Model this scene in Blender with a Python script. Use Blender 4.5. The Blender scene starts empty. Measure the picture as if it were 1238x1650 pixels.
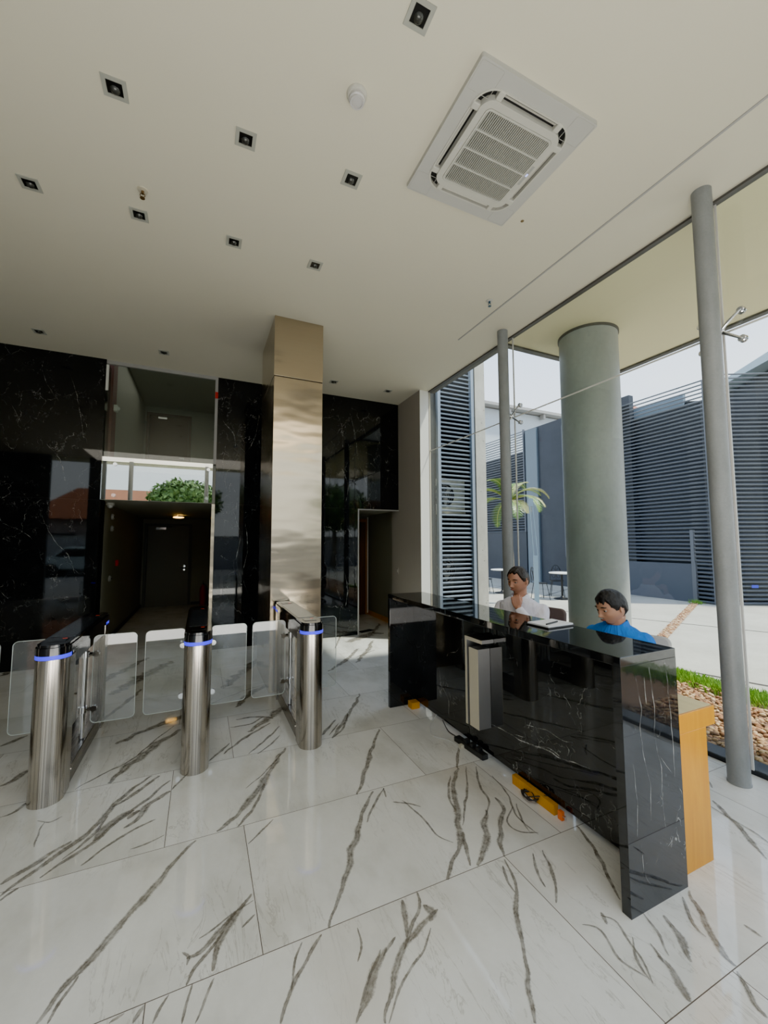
import bpy, bmesh, math, random
from mathutils import Vector, Matrix, noise
PI=math.pi
rnd=random.Random(7)
scn=bpy.context.scene
COL=scn.collection
VEINS=[[[0.02,2.507,-0.026,2.451,-0.099,2.353,-0.174,2.251,-0.244,2.139,-0.302,2.062,-0.346,1.994,-0.386,1.94,-0.42,1.893,-0.44,1.856,-0.458,1.816],0.0226],[[-0.372,1.939,-0.392,1.886,-0.411,1.842,-0.425,1.801],0.0109],[[0.645,3.296,0.518,3.089,0.415,2.889,0.312,2.741,0.23,2.622,0.126,2.53],0.0303],[[0.425,2.885,0.352,2.69,0.277,2.572,0.231,2.523],0.0173],[[0.595,3.217,0.443,3.016,0.307,2.883],0.009],[[1.432,3.28,1.234,2.975,1.082,2.723,0.948,2.518],0.0235],[[1.05,2.507,0.929,2.363,0.823,2.186,0.748,2.075,0.681,1.956,0.611,1.857,0.556,1.782,0.532,1.732],0.0222],[[0.493,1.72,0.434,1.665,0.373,1.606,0.334,1.556,0.287,1.477],0.0113],[[0.416,1.72,0.371,1.655,0.341,1.563],0.007],[[0.254,2.038,0.196,1.979,0.141,1.91,0.103,1.829,0.079,1.752],0.02],[[0.182,1.969,0.093,1.888,0.036,1.846,-0.007,1.84],0.016],[[0.257,2.001,0.157,1.964,0.094,1.931,0.036,1.908],0.0062],[[0.129,1.901,0.058,1.823,0.015,1.781,-0.004,1.737],0.0106],[[0.255,1.927,0.2,1.883],0.0066],[[-0.02,1.878,0.003,1.848,-0.007,1.815],0.009],[[0.089,1.723,0.057,1.66,0.028,1.595],0.0063],[[0.016,1.733,-0.002,1.677,-0.014,1.614],0.0047],[[-0.058,1.729,-0.089,1.685,-0.104,1.655],0.0061],[[-0.263,3.298,-0.359,3.187,-0.439,3.052,-0.498,2.87,-0.561,2.768,-0.633,2.683,-0.718,2.594,-0.787,2.495],0.0242],[[-0.215,3.275,-0.319,3.151,-0.392,3.063,-0.451,3.025],0.0203],[[-0.152,3.187,-0.255,3.034,-0.367,2.895,-0.45,2.768,-0.504,2.693,-0.591,2.62,-0.657,2.547],0.0188],[[-0.134,3.049,-0.261,2.939,-0.297,2.834,-0.349,2.774],0.0277],[[-0.198,2.789,-0.314,2.731,-0.415,2.652,-0.501,2.557],0.0117],[[-0.326,2.937,-0.434,2.84,-0.485,2.733],0.0376],[[-0.45,2.933,-0.506,2.768,-0.597,2.644],0.0118],[[-0.292,2.921,-0.346,2.857],0.0204],[[-0.139,2.625,-0.223,2.589,-0.294,2.585],0.0085],[[-0.817,2.581,-0.746,2.648,-0.669,2.722,-0.592,2.782],0.022],[[-0.73,2.523,-0.755,2.498,-0.776,2.464],0.0127],[[-0.818,3.058,-0.748,3.012,-0.7,3.047],0.0073],[[-0.758,2.809,-0.778,2.943,-0.773,3.023],0.0042],[[-0.134,3.999,-0.248,3.814,-0.375,3.614,-0.452,3.468,-0.518,3.316],0.049],[[-0.174,4.082,-0.296,3.864,-0.432,3.592,-0.595,3.449,-0.706,3.328],0.0121],[[-1.273,4.399,-1.346,4.317,-1.404,4.262],0.0324],[[-1.064,3.748,-1.118,3.629,-1.163,3.574],0.0278],[[-0.933,3.294,-0.978,3.204,-1.027,3.182],0.0165],[[0.425,2.504,0.346,2.43,0.273,2.362],0.0086],[[1.127,2.507,1.011,2.389,0.906,2.256],0.0113],[[0.602,3.792,0.455,3.666,0.322,3.552,0.199,3.399],0.0187],[[0.667,3.696,0.535,3.511,0.37,3.321],0.0143],[[0.331,3.986,0.492,3.983,0.643,3.878],0.021],[[0.252,3.557,0.156,3.419,0.09,3.33],0.0144],[[0.57,3.947,0.423,3.841,0.27,3.846],0.016],[[0.637,3.523,0.542,3.396,0.435,3.291],0.0108],[[0.707,1.567,0.634,1.499,0.58,1.443,0.518,1.372],0.0177],[[0.688,1.563,0.61,1.486,0.547,1.416],0.0071],[[0.636,1.685,0.63,1.616,0.588,1.557],0.0051],[[1.294,3.688,1.163,3.436,1.04,3.308],0.0117],[[-0.139,1.729,-0.161,1.681],0.0119],[[-0.194,1.728,-0.236,1.715],0.0066],[[1.154,3.538,1.012,3.35],0.0094],[[-0.041,3.237,-0.085,3.157,-0.126,3.063],0.012],[[1.703,2.502,1.559,2.347,1.452,2.155,1.367,2.017,1.327,1.93,1.241,1.85,1.157,1.78,1.108,1.732],0.0245],[[1.765,2.496,1.643,2.308,1.498,2.134,1.391,2.006],0.0093],[[1.6,2.445,1.476,2.277,1.427,2.136],0.0102],[[1.362,1.966,1.31,1.865,1.258,1.754],0.0134],[[1.596,2.058,1.503,1.955,1.457,1.871,1.365,1.793,1.293,1.738],0.0251],[[1.724,2.129,1.689,2.016,1.583,1.919,1.496,1.804,1.446,1.734],0.0205],[[1.836,2.463,1.717,2.274,1.669,2.121,1.561,2.014],0.0099],[[1.866,2.737,1.787,2.623,1.699,2.504],0.0163],[[1.179,2.345,1.207,2.236,1.22,2.112,1.217,2.006,1.27,1.919],0.0084],[[1.12,2.355,1.2,2.302,1.255,2.245],0.0089],[[1.759,2.015,1.64,1.921,1.651,1.834,1.736,1.782],0.0073],[[1.861,2.325,1.817,2.121,1.726,1.939,1.727,1.773],0.0063],[[1.439,1.715,1.408,1.625,1.353,1.537,1.279,1.453,1.228,1.371,1.178,1.3,1.132,1.237,1.093,1.178,1.057,1.127],0.0157],[[1.405,1.687,1.363,1.606,1.355,1.545],0.0111],[[0.985,1.619,0.92,1.601,0.857,1.569,0.793,1.542,0.732,1.491,0.674,1.423,0.621,1.362,0.602,1.334],0.0163],[[0.947,1.731,0.925,1.663,0.847,1.603,0.776,1.523],0.0114],[[0.911,1.559,0.842,1.492,0.749,1.446,0.68,1.398,0.616,1.327],0.0049],[[0.864,1.724,0.836,1.639,0.804,1.564],0.0164],[[0.764,1.583,0.725,1.559,0.688,1.536],0.0081],[[0.941,1.664,0.959,1.614,0.925,1.583],0.0209],[[1.974,1.74,1.934,1.628,1.88,1.513,1.812,1.42,1.75,1.321],0.0127],[[1.657,1.683,1.607,1.574,1.542,1.487,1.478,1.427],0.0116],[[1.598,1.687,1.524,1.572,1.497,1.507],0.0081],[[1.606,1.304,1.641,1.264,1.612,1.196,1.585,1.115,1.539,1.04],0.0074],[[1.784,1.238,1.753,1.161,1.694,1.078],0.008],[[1.854,1.19,1.825,1.142,1.796,1.085,1.745,1.029],0.0187],[[1.656,1.095,1.646,1.05,1.621,1.003,1.597,0.949],0.0208],[[2.086,1.22,2.01,1.136,1.932,1.05,1.888,0.977,1.881,0.949],0.0177],[[2.019,1.215,1.922,1.113,1.909,1.061],0.0094],[[1.635,1.186,1.562,1.113,1.539,1.051],0.0042],[[1.619,1.314,1.592,1.264],0.0088],[[1.678,1.139,1.649,1.073],0.0055],[[2.926,1.546,2.846,1.427,2.774,1.321,2.682,1.215,2.645,1.164],0.0173],[[1.866,0.937,1.833,0.895,1.791,0.85,1.782,0.814],0.0138],[[2.111,1.027,2.115,0.967],0.008],[[3.141,1.68,3.071,1.618],0.0092],[[1.806,2.026,1.742,1.931,1.698,1.812],0.0055],[[1.497,1.307,1.544,1.256,1.509,1.15,1.54,1.063],0.0047],[[1.126,2.508,1.104,2.412],0.0066],[[2.601,6.177,2.242,5.604,1.926,5.148],0.0452],[[1.485,4.955,1.87,5.362,2.195,5.816],0.0416],[[1.571,4.104,1.37,3.777,1.139,3.453,1.021,3.289],0.0268],[[1.144,3.612,0.962,3.374],0.0198],[[2.969,6.6,2.714,6.613,2.175,6.24],0.1346],[[2.764,7.937,1.881,5.962],0.0238],[[3.236,7.371,2.79,6.683],0.0445],[[1.001,6.18,0.592,5.559,0.264,4.866],0.0792],[[-0.298,6.27,-0.597,5.713,-0.817,5.166],0.1058],[[-0.622,6.582,-0.981,5.77,-1.175,5.331],0.0709],[[-2.044,7.24,-2.127,6.678,-2.162,6.435],0.0707],[[-0.543,5.237,-0.723,4.615,-0.834,4.452],0.0297],[[0.874,4.205,0.583,3.87,0.405,3.69],0.0479],[[-0.086,4.322,-0.408,4.063,-0.56,3.903],0.0504],[[0.79,4.838,0.492,4.563,0.349,4.279],0.0565]]
# ------------------------------------------------------------------ materials
def newmat(name):
    m=bpy.data.materials.new(name); m.use_nodes=True; nt=m.node_tree
    for n in list(nt.nodes): nt.nodes.remove(n)
    out=nt.nodes.new('ShaderNodeOutputMaterial')
    return m,nt,out
class G:
    """tiny helper for building node graphs"""
    def __init__(s,nt): s.nt=nt
    def n(s,t,**k):
        x=s.nt.nodes.new(t)
        for a,b in k.items(): setattr(x,a,b)
        return x
    def put(s,sock,v):
        if hasattr(v,'is_linked') or hasattr(v,'links'): s.nt.links.new(v,sock)
        elif v is not None:
            if sock.type=='RGBA' and len(v)==3: v=(*v,1)
            sock.default_value=v
    def m(s,op,a,b=None,c=None,clamp=False):
        x=s.n('ShaderNodeMath',operation=op,use_clamp=clamp)
        s.put(x.inputs[0],a)
        if b is not None: s.put(x.inputs[1],b)
        if c is not None: s.put(x.inputs[2],c)
        return x.outputs[0]
    def co(s): return s.n('ShaderNodeTexCoord').outputs['Object']
    def sep(s,v):
        x=s.n('ShaderNodeSeparateXYZ'); s.put(x.inputs[0],v); return x.outputs
    def comb(s,x,y,z):
        c=s.n('ShaderNodeCombineXYZ'); s.put(c.inputs[0],x); s.put(c.inputs[1],y); s.put(c.inputs[2],z); return c.outputs[0]
    def mapp(s,v,sc=(1,1,1),rot=(0,0,0),loc=(0,0,0)):
        x=s.n('ShaderNodeMapping'); s.put(x.inputs[0],v)
        x.inputs['Scale'].default_value=sc; x.inputs['Rotation'].default_value=rot; x.inputs['Location'].default_value=loc
        return x.outputs[0]
    def noise(s,v,sc,det=3,rough=.5,dist=0):
        x=s.n('ShaderNodeTexNoise'); s.put(x.inputs['Vector'],v); x.inputs['Scale'].default_value=sc
        x.inputs['Detail'].default_value=det; x.inputs['Roughness'].default_value=rough; x.inputs['Distortion'].default_value=dist
        return x.outputs['Fac'],x.outputs['Color']
    def ramp(s,f,*stops):
        x=s.n('ShaderNodeValToRGB'); s.put(x.inputs[0],f); cr=x.color_ramp
        while len(cr.elements)<len(stops): cr.elements.new(.5)
        for e,(p,c) in zip(cr.elements,stops):
            e.position=p; e.color=(*c,1) if not isinstance(c,(int,float)) else (c,c,c,1)
        return x.outputs[0]
    def rng(s,f,a,b,c=0.,d=1.):
        x=s.n('ShaderNodeMapRange'); s.put(x.inputs[0],f)
        for i,v in enumerate((a,b,c,d)): x.inputs[i+1].default_value=v
        return x.outputs[0]
    def mix(s,f,a,b,mode='MIX'):
        x=s.n('ShaderNodeMix',data_type='RGBA',blend_type=mode); s.put(x.inputs[0],f); s.put(x.inputs[6],a); s.put(x.inputs[7],b); return x.outputs[2]
    def add(s,a,b):
        x=s.n('ShaderNodeVectorMath',operation='ADD'); s.put(x.inputs[0],a); s.put(x.inputs[1],b); return x.outputs[0]
    def bump(s,h,st=.2,d=.01):
        x=s.n('ShaderNodeBump'); s.put(x.inputs['Height'],h); x.inputs['Strength'].default_value=st; x.inputs['Distance'].default_value=d; return x.outputs[0]
    def bsdf(s,col,rough,metal=0,normal=None,spec=.5,**k):
        x=s.n('ShaderNodeBsdfPrincipled'); s.put(x.inputs['Base Color'],col); s.put(x.inputs['Roughness'],rough); s.put(x.inputs['Metallic'],metal)
        x.inputs['Specular IOR Level'].default_value=spec
        if normal is not None: s.put(x.inputs['Normal'],normal)
        for a,b in k.items(): s.put(x.inputs[a.replace('_',' ')],b)
        return x.outputs[0]
MC={}
def plain(name,col,rough=.5,metal=0,var=.06,scale=12,bump=0,spec=.5,**k):
    """principled material whose tone is broken up by procedural noise"""
    if name in MC: return MC[name]
    m,nt,out=newmat(name); g=G(nt); co=g.co()
    f,_=g.noise(co,scale,4,.6)
    c=g.mix(f,tuple(x*(1-var) for x in col),tuple(min(1,x*(1+var)) for x in col))
    nm=None
    if bump:
        f2,_=g.noise(co,scale*6,3,.6); nm=g.bump(f2,bump,.01)
    nt.links.new(g.bsdf(c,rough,metal,nm,spec,**k),out.inputs[0])
    MC[name]=m; return m
def emis(name,col,st):
    m,nt,out=newmat(name); g=G(nt); f,_=g.noise(g.co(),30,1)
    c=g.mix(f,tuple(x*.95 for x in col),col)
    nt.links.new(g.bsdf(c,.4,0,None,.5,Emission_Color=c,Emission_Strength=st),out.inputs[0]); return m
def marble_floor():
    m,nt,out=newmat('polished_white_marble_tile'); g=G(nt); co=g.co(); X,Y,Z=g.sep(co)
    ry=g.m('DIVIDE',g.m('SUBTRACT',Y,.9475),.7875); k=g.m('FLOOR',ry); fy=g.m('SUBTRACT',ry,k)
    par=g.m('ABSOLUTE',g.m('MODULO',k,2.))
    off=g.m('MULTIPLY_ADD',par,.397,-.133)
    rx=g.m('DIVIDE',g.m('SUBTRACT',X,off),1.587); kx=g.m('FLOOR',rx); fx=g.m('SUBTRACT',rx,kx)
    dy=g.m('MULTIPLY',g.m('MINIMUM',fy,g.m('SUBTRACT',1.,fy)),.7875)
    dx=g.m('MULTIPLY',g.m('MINIMUM',fx,g.m('SUBTRACT',1.,fx)),1.587)
    gr=g.m('LESS_THAN',g.m('MINIMUM',dx,dy),.0017)
    wn=g.n('ShaderNodeTexWhiteNoise',noise_dimensions='2D'); g.put(wn.inputs['Vector'],g.comb(kx,k,0.))
    offv=g.mapp(wn.outputs['Color'],(30,30,30)); pc=g.add(co,offv)
    f1,_=g.noise(g.mapp(pc,(1,.6,1),(0,0,.5)),2.2,5,.6)
    f2,_=g.noise(g.mapp(pc,(2.6,.5,1),(0,0,-.45)),2.4,6,.62,1.2)
    f3,_=g.noise(pc,45,3,.7)
    base=g.ramp(f1,(.3,(.58,.575,.53)),(.5,(.74,.74,.705)),(.75,(.84,.84,.82)))
    ridge=g.m('ABSOLUTE',g.m('SUBTRACT',f2,.5))
    fm,_=g.noise(pc,1.3,2); msk=g.rng(fm,.44,.6)
    v=g.m('MULTIPLY',g.rng(ridge,0,.011,1,0),g.m('MULTIPLY',msk,.45))
    fw,_=g.noise(pc,.9,3,.5); base=g.mix(g.rng(fw,.58,.8,0,.6),base,(.50,.40,.27))
    base=g.mix(g.rng(f3,.35,.75,0,.10),base,(.52,.51,.47))
    base=g.mix(v,base,(.30,.28,.24))
    base=g.mix(gr,base,(.10,.075,.055))
    nt.links.new(g.bsdf(base,g.m('MULTIPLY_ADD',gr,.4,.045),0,None,.6),out.inputs[0]); return m
def vein_mat(name,dark,light,broken=False):
    m,nt,out=newmat(name); g=G(nt); uv=g.n('ShaderNodeUVMap',uv_map='UVMap').outputs[0]; u,v,_=g.sep(uv)
    co=g.co(); f,_=g.noise(co,26,5,.65); f2,_=g.noise(co,90,3,.6); f3,_=g.noise(co,9,3)
    d=g.m('ABSOLUTE',g.m('SUBTRACT',g.m('ADD',v,g.m('MULTIPLY',g.m('SUBTRACT',f2,.5),.5)),.5))
    edge=g.rng(d,.16,.48,1,0)
    # darker hairlines along the rims, paler heart
    core=g.rng(d,.05,.3,.6,1)
    a=g.m('MULTIPLY',edge,g.m('MULTIPLY',core,g.rng(f,.28,.62,.35,1)))
    if broken:
        fb,_=g.noise(co,11,4,.7); a=g.m('MULTIPLY',a,g.rng(fb,.42,.62,.08,1))
    col=g.mix(f3,dark,light)
    t=g.n('ShaderNodeBsdfTransparent'); mx=g.n('ShaderNodeMixShader'); g.put(mx.inputs[0],a)
    nt.links.new(t.outputs[0],mx.inputs[1]); nt.links.new(g.bsdf(col,.05,0,None,.6),mx.inputs[2]); nt.links.new(mx.outputs[0],out.inputs[0]); return m
def black_marble(name,rot=(0,0,0),joints=None,dens=1.0,rough=.03,spec=.75,sc=1.0,ior=1.5):
    m,nt,out=newmat(name); g=G(nt); co=g.co()
    _,nc=g.noise(co,3.2,4,.6)
    w=g.n('ShaderNodeVectorMath',operation='MULTIPLY_ADD'); g.put(w.inputs[0],nc); w.inputs[1].default_value=(.45,.45,.45); g.put(w.inputs[2],co)
    pc=g.mapp(w.outputs[0],(2.6*sc,2.6*sc,1.0*sc),rot)
    vo=g.n('ShaderNodeTexVoronoi',feature='DISTANCE_TO_EDGE'); g.put(vo.inputs['Vector'],pc); vo.inputs['Scale'].default_value=1.5
    e=g.rng(vo.outputs['Distance'],0,.012,1,0)
    m1,_=g.noise(co,2.1*sc,3,.7); m1=g.rng(m1,.50/dens**.15,.68/dens**.15)
    m2,_=g.noise(co,22,3,.7); m2=g.rng(m2,.42,.62)
    vo2=g.n('ShaderNodeTexVoronoi',feature='DISTANCE_TO_EDGE'); g.put(vo2.inputs['Vector'],g.mapp(w.outputs[0],(7*sc,7*sc,3.2*sc),(.3+rot[0],.4,rot[2]))); vo2.inputs['Scale'].default_value=1.3
    e2=g.rng(vo2.outputs['Distance'],0,.014,1,0); m3,_=g.noise(co,3.7*sc,3,.7); m3=g.rng(m3,.54/dens**.1,.66/dens**.1)
    v=g.m('ADD',g.m('MULTIPLY',e,g.m('MULTIPLY',m1,m2)),g.m('MULTIPLY',g.m('MULTIPLY',e2,m3),g.m('MULTIPLY',m2,.6)),clamp=True)
    fb,_=g.noise(co,5,5,.6)
    base=g.ramp(fb,(.35,(.0035,.004,.0045)),(.7,(.014,.015,.017)))
    base=g.mix(g.m('MULTIPLY',v,.8),base,(.42,.42,.40))
    if joints:
        X,Y,Z=g.sep(co); J=None
        for ax,vals in joints:
            for q in vals:
                t=g.m('LESS_THAN',g.m('ABSOLUTE',g.m('SUBTRACT',(X,Y,Z)[ax],q)),.0022)
                J=t if J is None else g.m('MAXIMUM',J,t)
        base=g.mix(J,base,(.03,.03,.03))
    nt.links.new(g.bsdf(base,rough,0,None,spec,IOR=ior),out.inputs[0]); return m
def brushed(name,col,rough=.22,axis=2,amt=.1,wav=0.0,aniso=0.0,big=None):
    m,nt,out=newmat(name); g=G(nt); co=g.co()
    sc=[220,220,220]; sc[axis]=1.2
    f,_=g.noise(g.mapp(co,tuple(sc)),1,3,.6)
    c=g.mix(f,tuple(x*(1-amt) for x in col),tuple(min(1,x*(1+amt)) for x in col))
    r=g.rng(f,.2,.8,rough*.75,rough*1.25); nm=None
    if wav:
        f2,_=g.noise(g.mapp(co,(.5,.5,1.4)),wav,2,.5); nm=g.bump(f2,.5,.03)
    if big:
        fb,_=g.noise(g.mapp(co,(75,75,.02)),1,3,.8); c=g.mix(1.,c,g.ramp(fb,(.32,.12),(.43,.75),(.5,1.),(.56,.35),(.66,1.)),'MULTIPLY')  # bright and dark reflection bands multiplied into the steel colour
    sh=g.bsdf(c,r,1,nm,.5,Anisotropic=aniso)
    nt.links.new(sh,out.inputs[0]); return m
def glassmat(name,tint=(.93,.97,.95),refl=.06,haze=.0,facing=.5):
    """thin sheet of architectural glass: clear transmission with a mirror-like sheen"""
    m,nt,out=newmat(name); g=G(nt)
    f,_=g.noise(g.co(),1.2,1)
    t=g.n('ShaderNodeBsdfTransparent'); g.put(t.inputs[0],g.mix(f,tint,tuple(min(1,x*1.01) for x in tint)))
    gl=g.n('ShaderNodeBsdfGlossy'); gl.inputs['Roughness'].default_value=.0; gl.inputs['Color'].default_value=(1,1,1,1)
    lw=g.n('ShaderNodeLayerWeight'); lw.inputs[0].default_value=.5
    fac=g.m('MULTIPLY_ADD',g.m('POWER',lw.outputs['Facing'],4.),.45,refl*.5,clamp=True)
    mx=g.n('ShaderNodeMixShader'); g.put(mx.inputs[0],fac); nt.links.new(t.outputs[0],mx.inputs[1]); nt.links.new(gl.outputs[0],mx.inputs[2])
    res=mx.outputs[0]
    if haze:
        d=g.n('ShaderNodeBsdfDiffuse'); d.inputs[0].default_value=(.8,.87,.9,1)
        m2=g.n('ShaderNodeMixShader'); m2.inputs[0].default_value=haze; nt.links.new(res,m2.inputs[1]); nt.links.new(d.outputs[0],m2.inputs[2]); res=m2.outputs[0]
    nt.links.new(res,out.inputs[0]); return m
def concrete(name,c0,c1,sc=2,rough=.7,bump=.1,stretch=(1,1,1),spots=0):
    m,nt,out=newmat(name); g=G(nt); co=g.co()
    f,_=g.noise(g.mapp(co,stretch),sc,6,.65); f2,_=g.noise(co,sc*14,4,.7)
    c=g.mix(g.rng(f,.3,.7),c0,c1); c=g.mix(g.rng(f2,.4,.8,0,.25),c,tuple(x*.7 for x in c0))
    if spots:
        vo=g.n('ShaderNodeTexVoronoi'); g.put(vo.inputs['Vector'],co); vo.inputs['Scale'].default_value=spots
        c=g.mix(g.rng(vo.outputs['Distance'],0.06,.13,.75,0),c,tuple(x*.3 for x in c0))
    nt.links.new(g.bsdf(c,rough,0,g.bump(f2,bump,.01),.3),out.inputs[0]); return m
def wood(name,c0,c1,rough=.3,axis=2):
    m,nt,out=newmat(name); g=G(nt); co=g.co(); sc=[14,14,14]; sc[axis]=1.5
    f,_=g.noise(g.mapp(co,tuple(sc)),1.3,5,.6,.8)
    nt.links.new(g.bsdf(g.mix(g.rng(f,.3,.7),c0,c1),rough,0,None,.5),out.inputs[0]); return m
def hairmat(name,c):
    m,nt,out=newmat(name); g=G(nt); co=g.co(); f,_=g.noise(g.mapp(co,(60,200,60)),1.6,3,.6,.6)
    nt.links.new(g.bsdf(g.mix(f,tuple(x*.4 for x in c),tuple(x*1.8 for x in c)),.42,0,g.bump(f,.9,.004),.4),out.inputs[0]); return m
def skinmat(name,c):
    m,nt,out=newmat(name); g=G(nt); co=g.co(); f,_=g.noise(co,14,4,.6); f2,_=g.noise(co,160,2)
    nt.links.new(g.bsdf(g.mix(f,tuple(x*.86 for x in c),tuple(min(1,x*1.1) for x in c)),.48,0,g.bump(f2,.12,.002),.4,Subsurface_Weight=.08,Subsurface_Radius=(.02,.008,.004)),out.inputs[0]); return m
def cloth(name,c,var=.07,rough=.85):
    m,nt,out=newmat(name); g=G(nt); co=g.co(); f,_=g.noise(g.mapp(co,(1,1,.6)),9,4,.55,1.4); f2,_=g.noise(co,250,2)
    nb=g.bump(g.m('MULTIPLY_ADD',f2,.05,f),.65,.03)
    nt.links.new(g.bsdf(g.mix(f,tuple(x*(1-var) for x in c),tuple(min(1,x*(1+var)) for x in c)),rough,0,nb,.2),out.inputs[0]); return m
# ------------------------------------------------------------------ meshes
class MB:
    def __init__(s): s.v=[]; s.f=[]; s.mi=[]; s.cur=0; s.uv=None
    def add(s,vs,fs):
        o=len(s.v); s.v+= [tuple(p) for p in vs]; s.f+=[tuple(i+o for i in f) for f in fs]; s.mi+=[s.cur]*len(fs); return s
    def box(s,a,b,M=None):
        x0,y0,z0=[min(p,q) for p,q in zip(a,b)]; x1,y1,z1=[max(p,q) for p,q in zip(a,b)]
        vs=[Vector(p) for p in ((x0,y0,z0),(x1,y0,z0),(x1,y1,z0),(x0,y1,z0),(x0,y0,z1),(x1,y0,z1),(x1,y1,z1),(x0,y1,z1))]
        if M: vs=[M@p for p in vs]
        return s.add(vs,[(0,3,2,1),(4,5,6,7),(0,1,5,4),(1,2,6,5),(2,3,7,6),(3,0,4,7)])
    def prism(s,pts,z0,z1,M=None):
        n=len(pts); vs=[Vector((x,y,z0)) for x,y in pts]+[Vector((x,y,z1)) for x,y in pts]
        if M: vs=[M@p for p in vs]
        return s.add(vs,[tuple(range(n))[::-1],tuple(range(n,2*n))]+[(i,(i+1)%n,(i+1)%n+n,i+n) for i in range(n)])
    def ring(s,o,i,z0,z1,M=None):
        n=len(o); vs=[Vector((x,y,z)) for z in (z0,z1) for P in (o,i) for x,y in P]
        if M: vs=[M@p for p in vs]
        f=[]
        for k in range(n):
            j=(k+1)%n; f+=[(k,n+k,n+j,j),(2*n+k,2*n+j,3*n+j,3*n+k),(k,j,2*n+j,2*n+k),(n+k,3*n+k,3*n+j,n+j)]
        return s.add(vs,f)
    def tube(s,path,r,n=10,cap=True,sy=1.0):
        """round bar along a path; r one radius, a list, or (rx,ry) pairs"""
        P=[Vector(p) for p in path]; k=len(P)
        R=[r]*k if isinstance(r,(int,float,tuple)) else list(r)
        vs=[]; up=None
        for i,p in enumerate(P):
            d=(P[min(i+1,k-1)]-P[max(i-1,0)]).normalized()
            if up is None:
                up=Vector((0,0,1)) if abs(d.z)<.9 else Vector((1,0,0))
            a=(up-d*up.dot(d)).normalized(); up=a; b=d.cross(a)
            ra,rb=R[i] if isinstance(R[i],tuple) else (R[i],R[i]*sy)
            for j in range(n):
                t=2*PI*j/n; vs.append(p+a*math.cos(t)*ra+b*math.sin(t)*rb)
        f=[(i*n+j,i*n+(j+1)%n,(i+1)*n+(j+1)%n,(i+1)*n+j) for i in range(k-1) for j in range(n)]
        if cap: f+=[tuple(range(n))[::-1],tuple(range((k-1)*n,k*n))]
        return s.add(vs,f)
    def cyl(s,a,b,r,n=24,r2=None): return s.tube([a,b],[r,r if r2 is None else r2],n)
    def lathe(s,prof,n=28,c=(0,0,0),M=None):
        vs=[];
        for r,z in prof:
            for j in range(n):
                t=2*PI*j/n; vs.append(Vector((c[0]+r*math.cos(t),c[1]+r*math.sin(t),c[2]+z)))
        if M: vs=[M@p for p in vs]
        k=len(prof)
        return s.add(vs,[(i*n+j,i*n+(j+1)%n,(i+1)*n+(j+1)%n,(i+1)*n+j) for i in range(k-1) for j in range(n)]+[tuple(range(n))[::-1],tuple(range((k-1)*n,k*n))])
    def sph(s,c,r,n=14,m=10,M=None):
        r=(r,r,r) if isinstance(r,(int,float)) else r; vs=[]; f=[]
        for i in range(1,m):
            th=PI*i/m
            for j in range(n):
                ph=2*PI*j/n; vs.append(Vector((r[0]*math.sin(th)*math.cos(ph),r[1]*math.sin(th)*math.sin(ph),r[2]*math.cos(th))))
        vs+= [Vector((0,0,r[2])),Vector((0,0,-r[2]))]; T=len(vs)-2
        for i in range(m-2):
            for j in range(n): f.append((i*n+j,(i+1)*n+j,(i+1)*n+(j+1)%n,i*n+(j+1)%n))
        for j in range(n): f+=[(T,j,(j+1)%n),(T+1,(m-2)*n+(j+1)%n,(m-2)*n+j)]
        if M: vs=[M@p for p in vs]
        return s.add([p+Vector(c) for p in vs],f)
    def mesh(s,name,smooth=False):
        me=bpy.data.meshes.new(name); me.from_pydata(s.v,[],s.f); me.validate(); me.update()
        if len(me.polygons)==len(s.mi): me.polygons.foreach_set('material_index',s.mi)
        if smooth: me.polygons.foreach_set('use_smooth',[True]*len(me.polygons))
        return me
def tag(o,label=None,cat=None,group=None,kind=None):
    if label: o['label']=label
    if cat: o['category']=cat
    if group: o['group']=group
    if kind: o['kind']=kind
    return o
def thing(name,label,cat,loc=(0,0,0),rz=0,group=None):
    o=bpy.data.objects.new(name,None); COL.objects.link(o); o.location=loc; o.rotation_euler=(0,0,rz); o.empty_display_size=.1
    return tag(o,label,cat,group)
def obj(name,mb,mats,parent=None,smooth=False,bevel=0,label=None,cat=None,group=None,kind=None,loc=None,rz=0,auto=None):
    me=mb.mesh(name,smooth) if isinstance(mb,MB) else mb
    for m in (mats if isinstance(mats,(list,tuple)) else [mats]): me.materials.append(m)
    o=bpy.data.objects.new(name,me); COL.objects.link(o)
    if auto or (smooth and auto is None and isinstance(mb,MB)):
        bm=bmesh.new(); bm.from_mesh(me); a=math.radians(auto or 40)
        for e in bm.edges:
            if len(e.link_faces)==2 and e.calc_face_angle(0)>a: e.smooth=False
        bm.normal_update(); bm.to_mesh(me); bm.free()
    if bevel:
        b=o.modifiers.new('bevel','BEVEL'); b.width=bevel; b.segments=2; b.limit_method='ANGLE'; b.angle_limit=math.radians(40)
    if parent: o.parent=parent
    if loc: o.location=loc
    if rz: o.rotation_euler=(0,0,rz)
    return tag(o,label,cat,group,kind)
def struct(name,mb,mats,**k): return obj(name,mb,mats,kind='structure',**k)
def copy_tree(o,parent=None):
    c=o.copy(); COL.objects.link(c)
    if parent: c.parent=parent
    for ch in list(o.children): copy_tree(ch,c)
    return c
def B(a,b): return MB().box(a,b)
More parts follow.
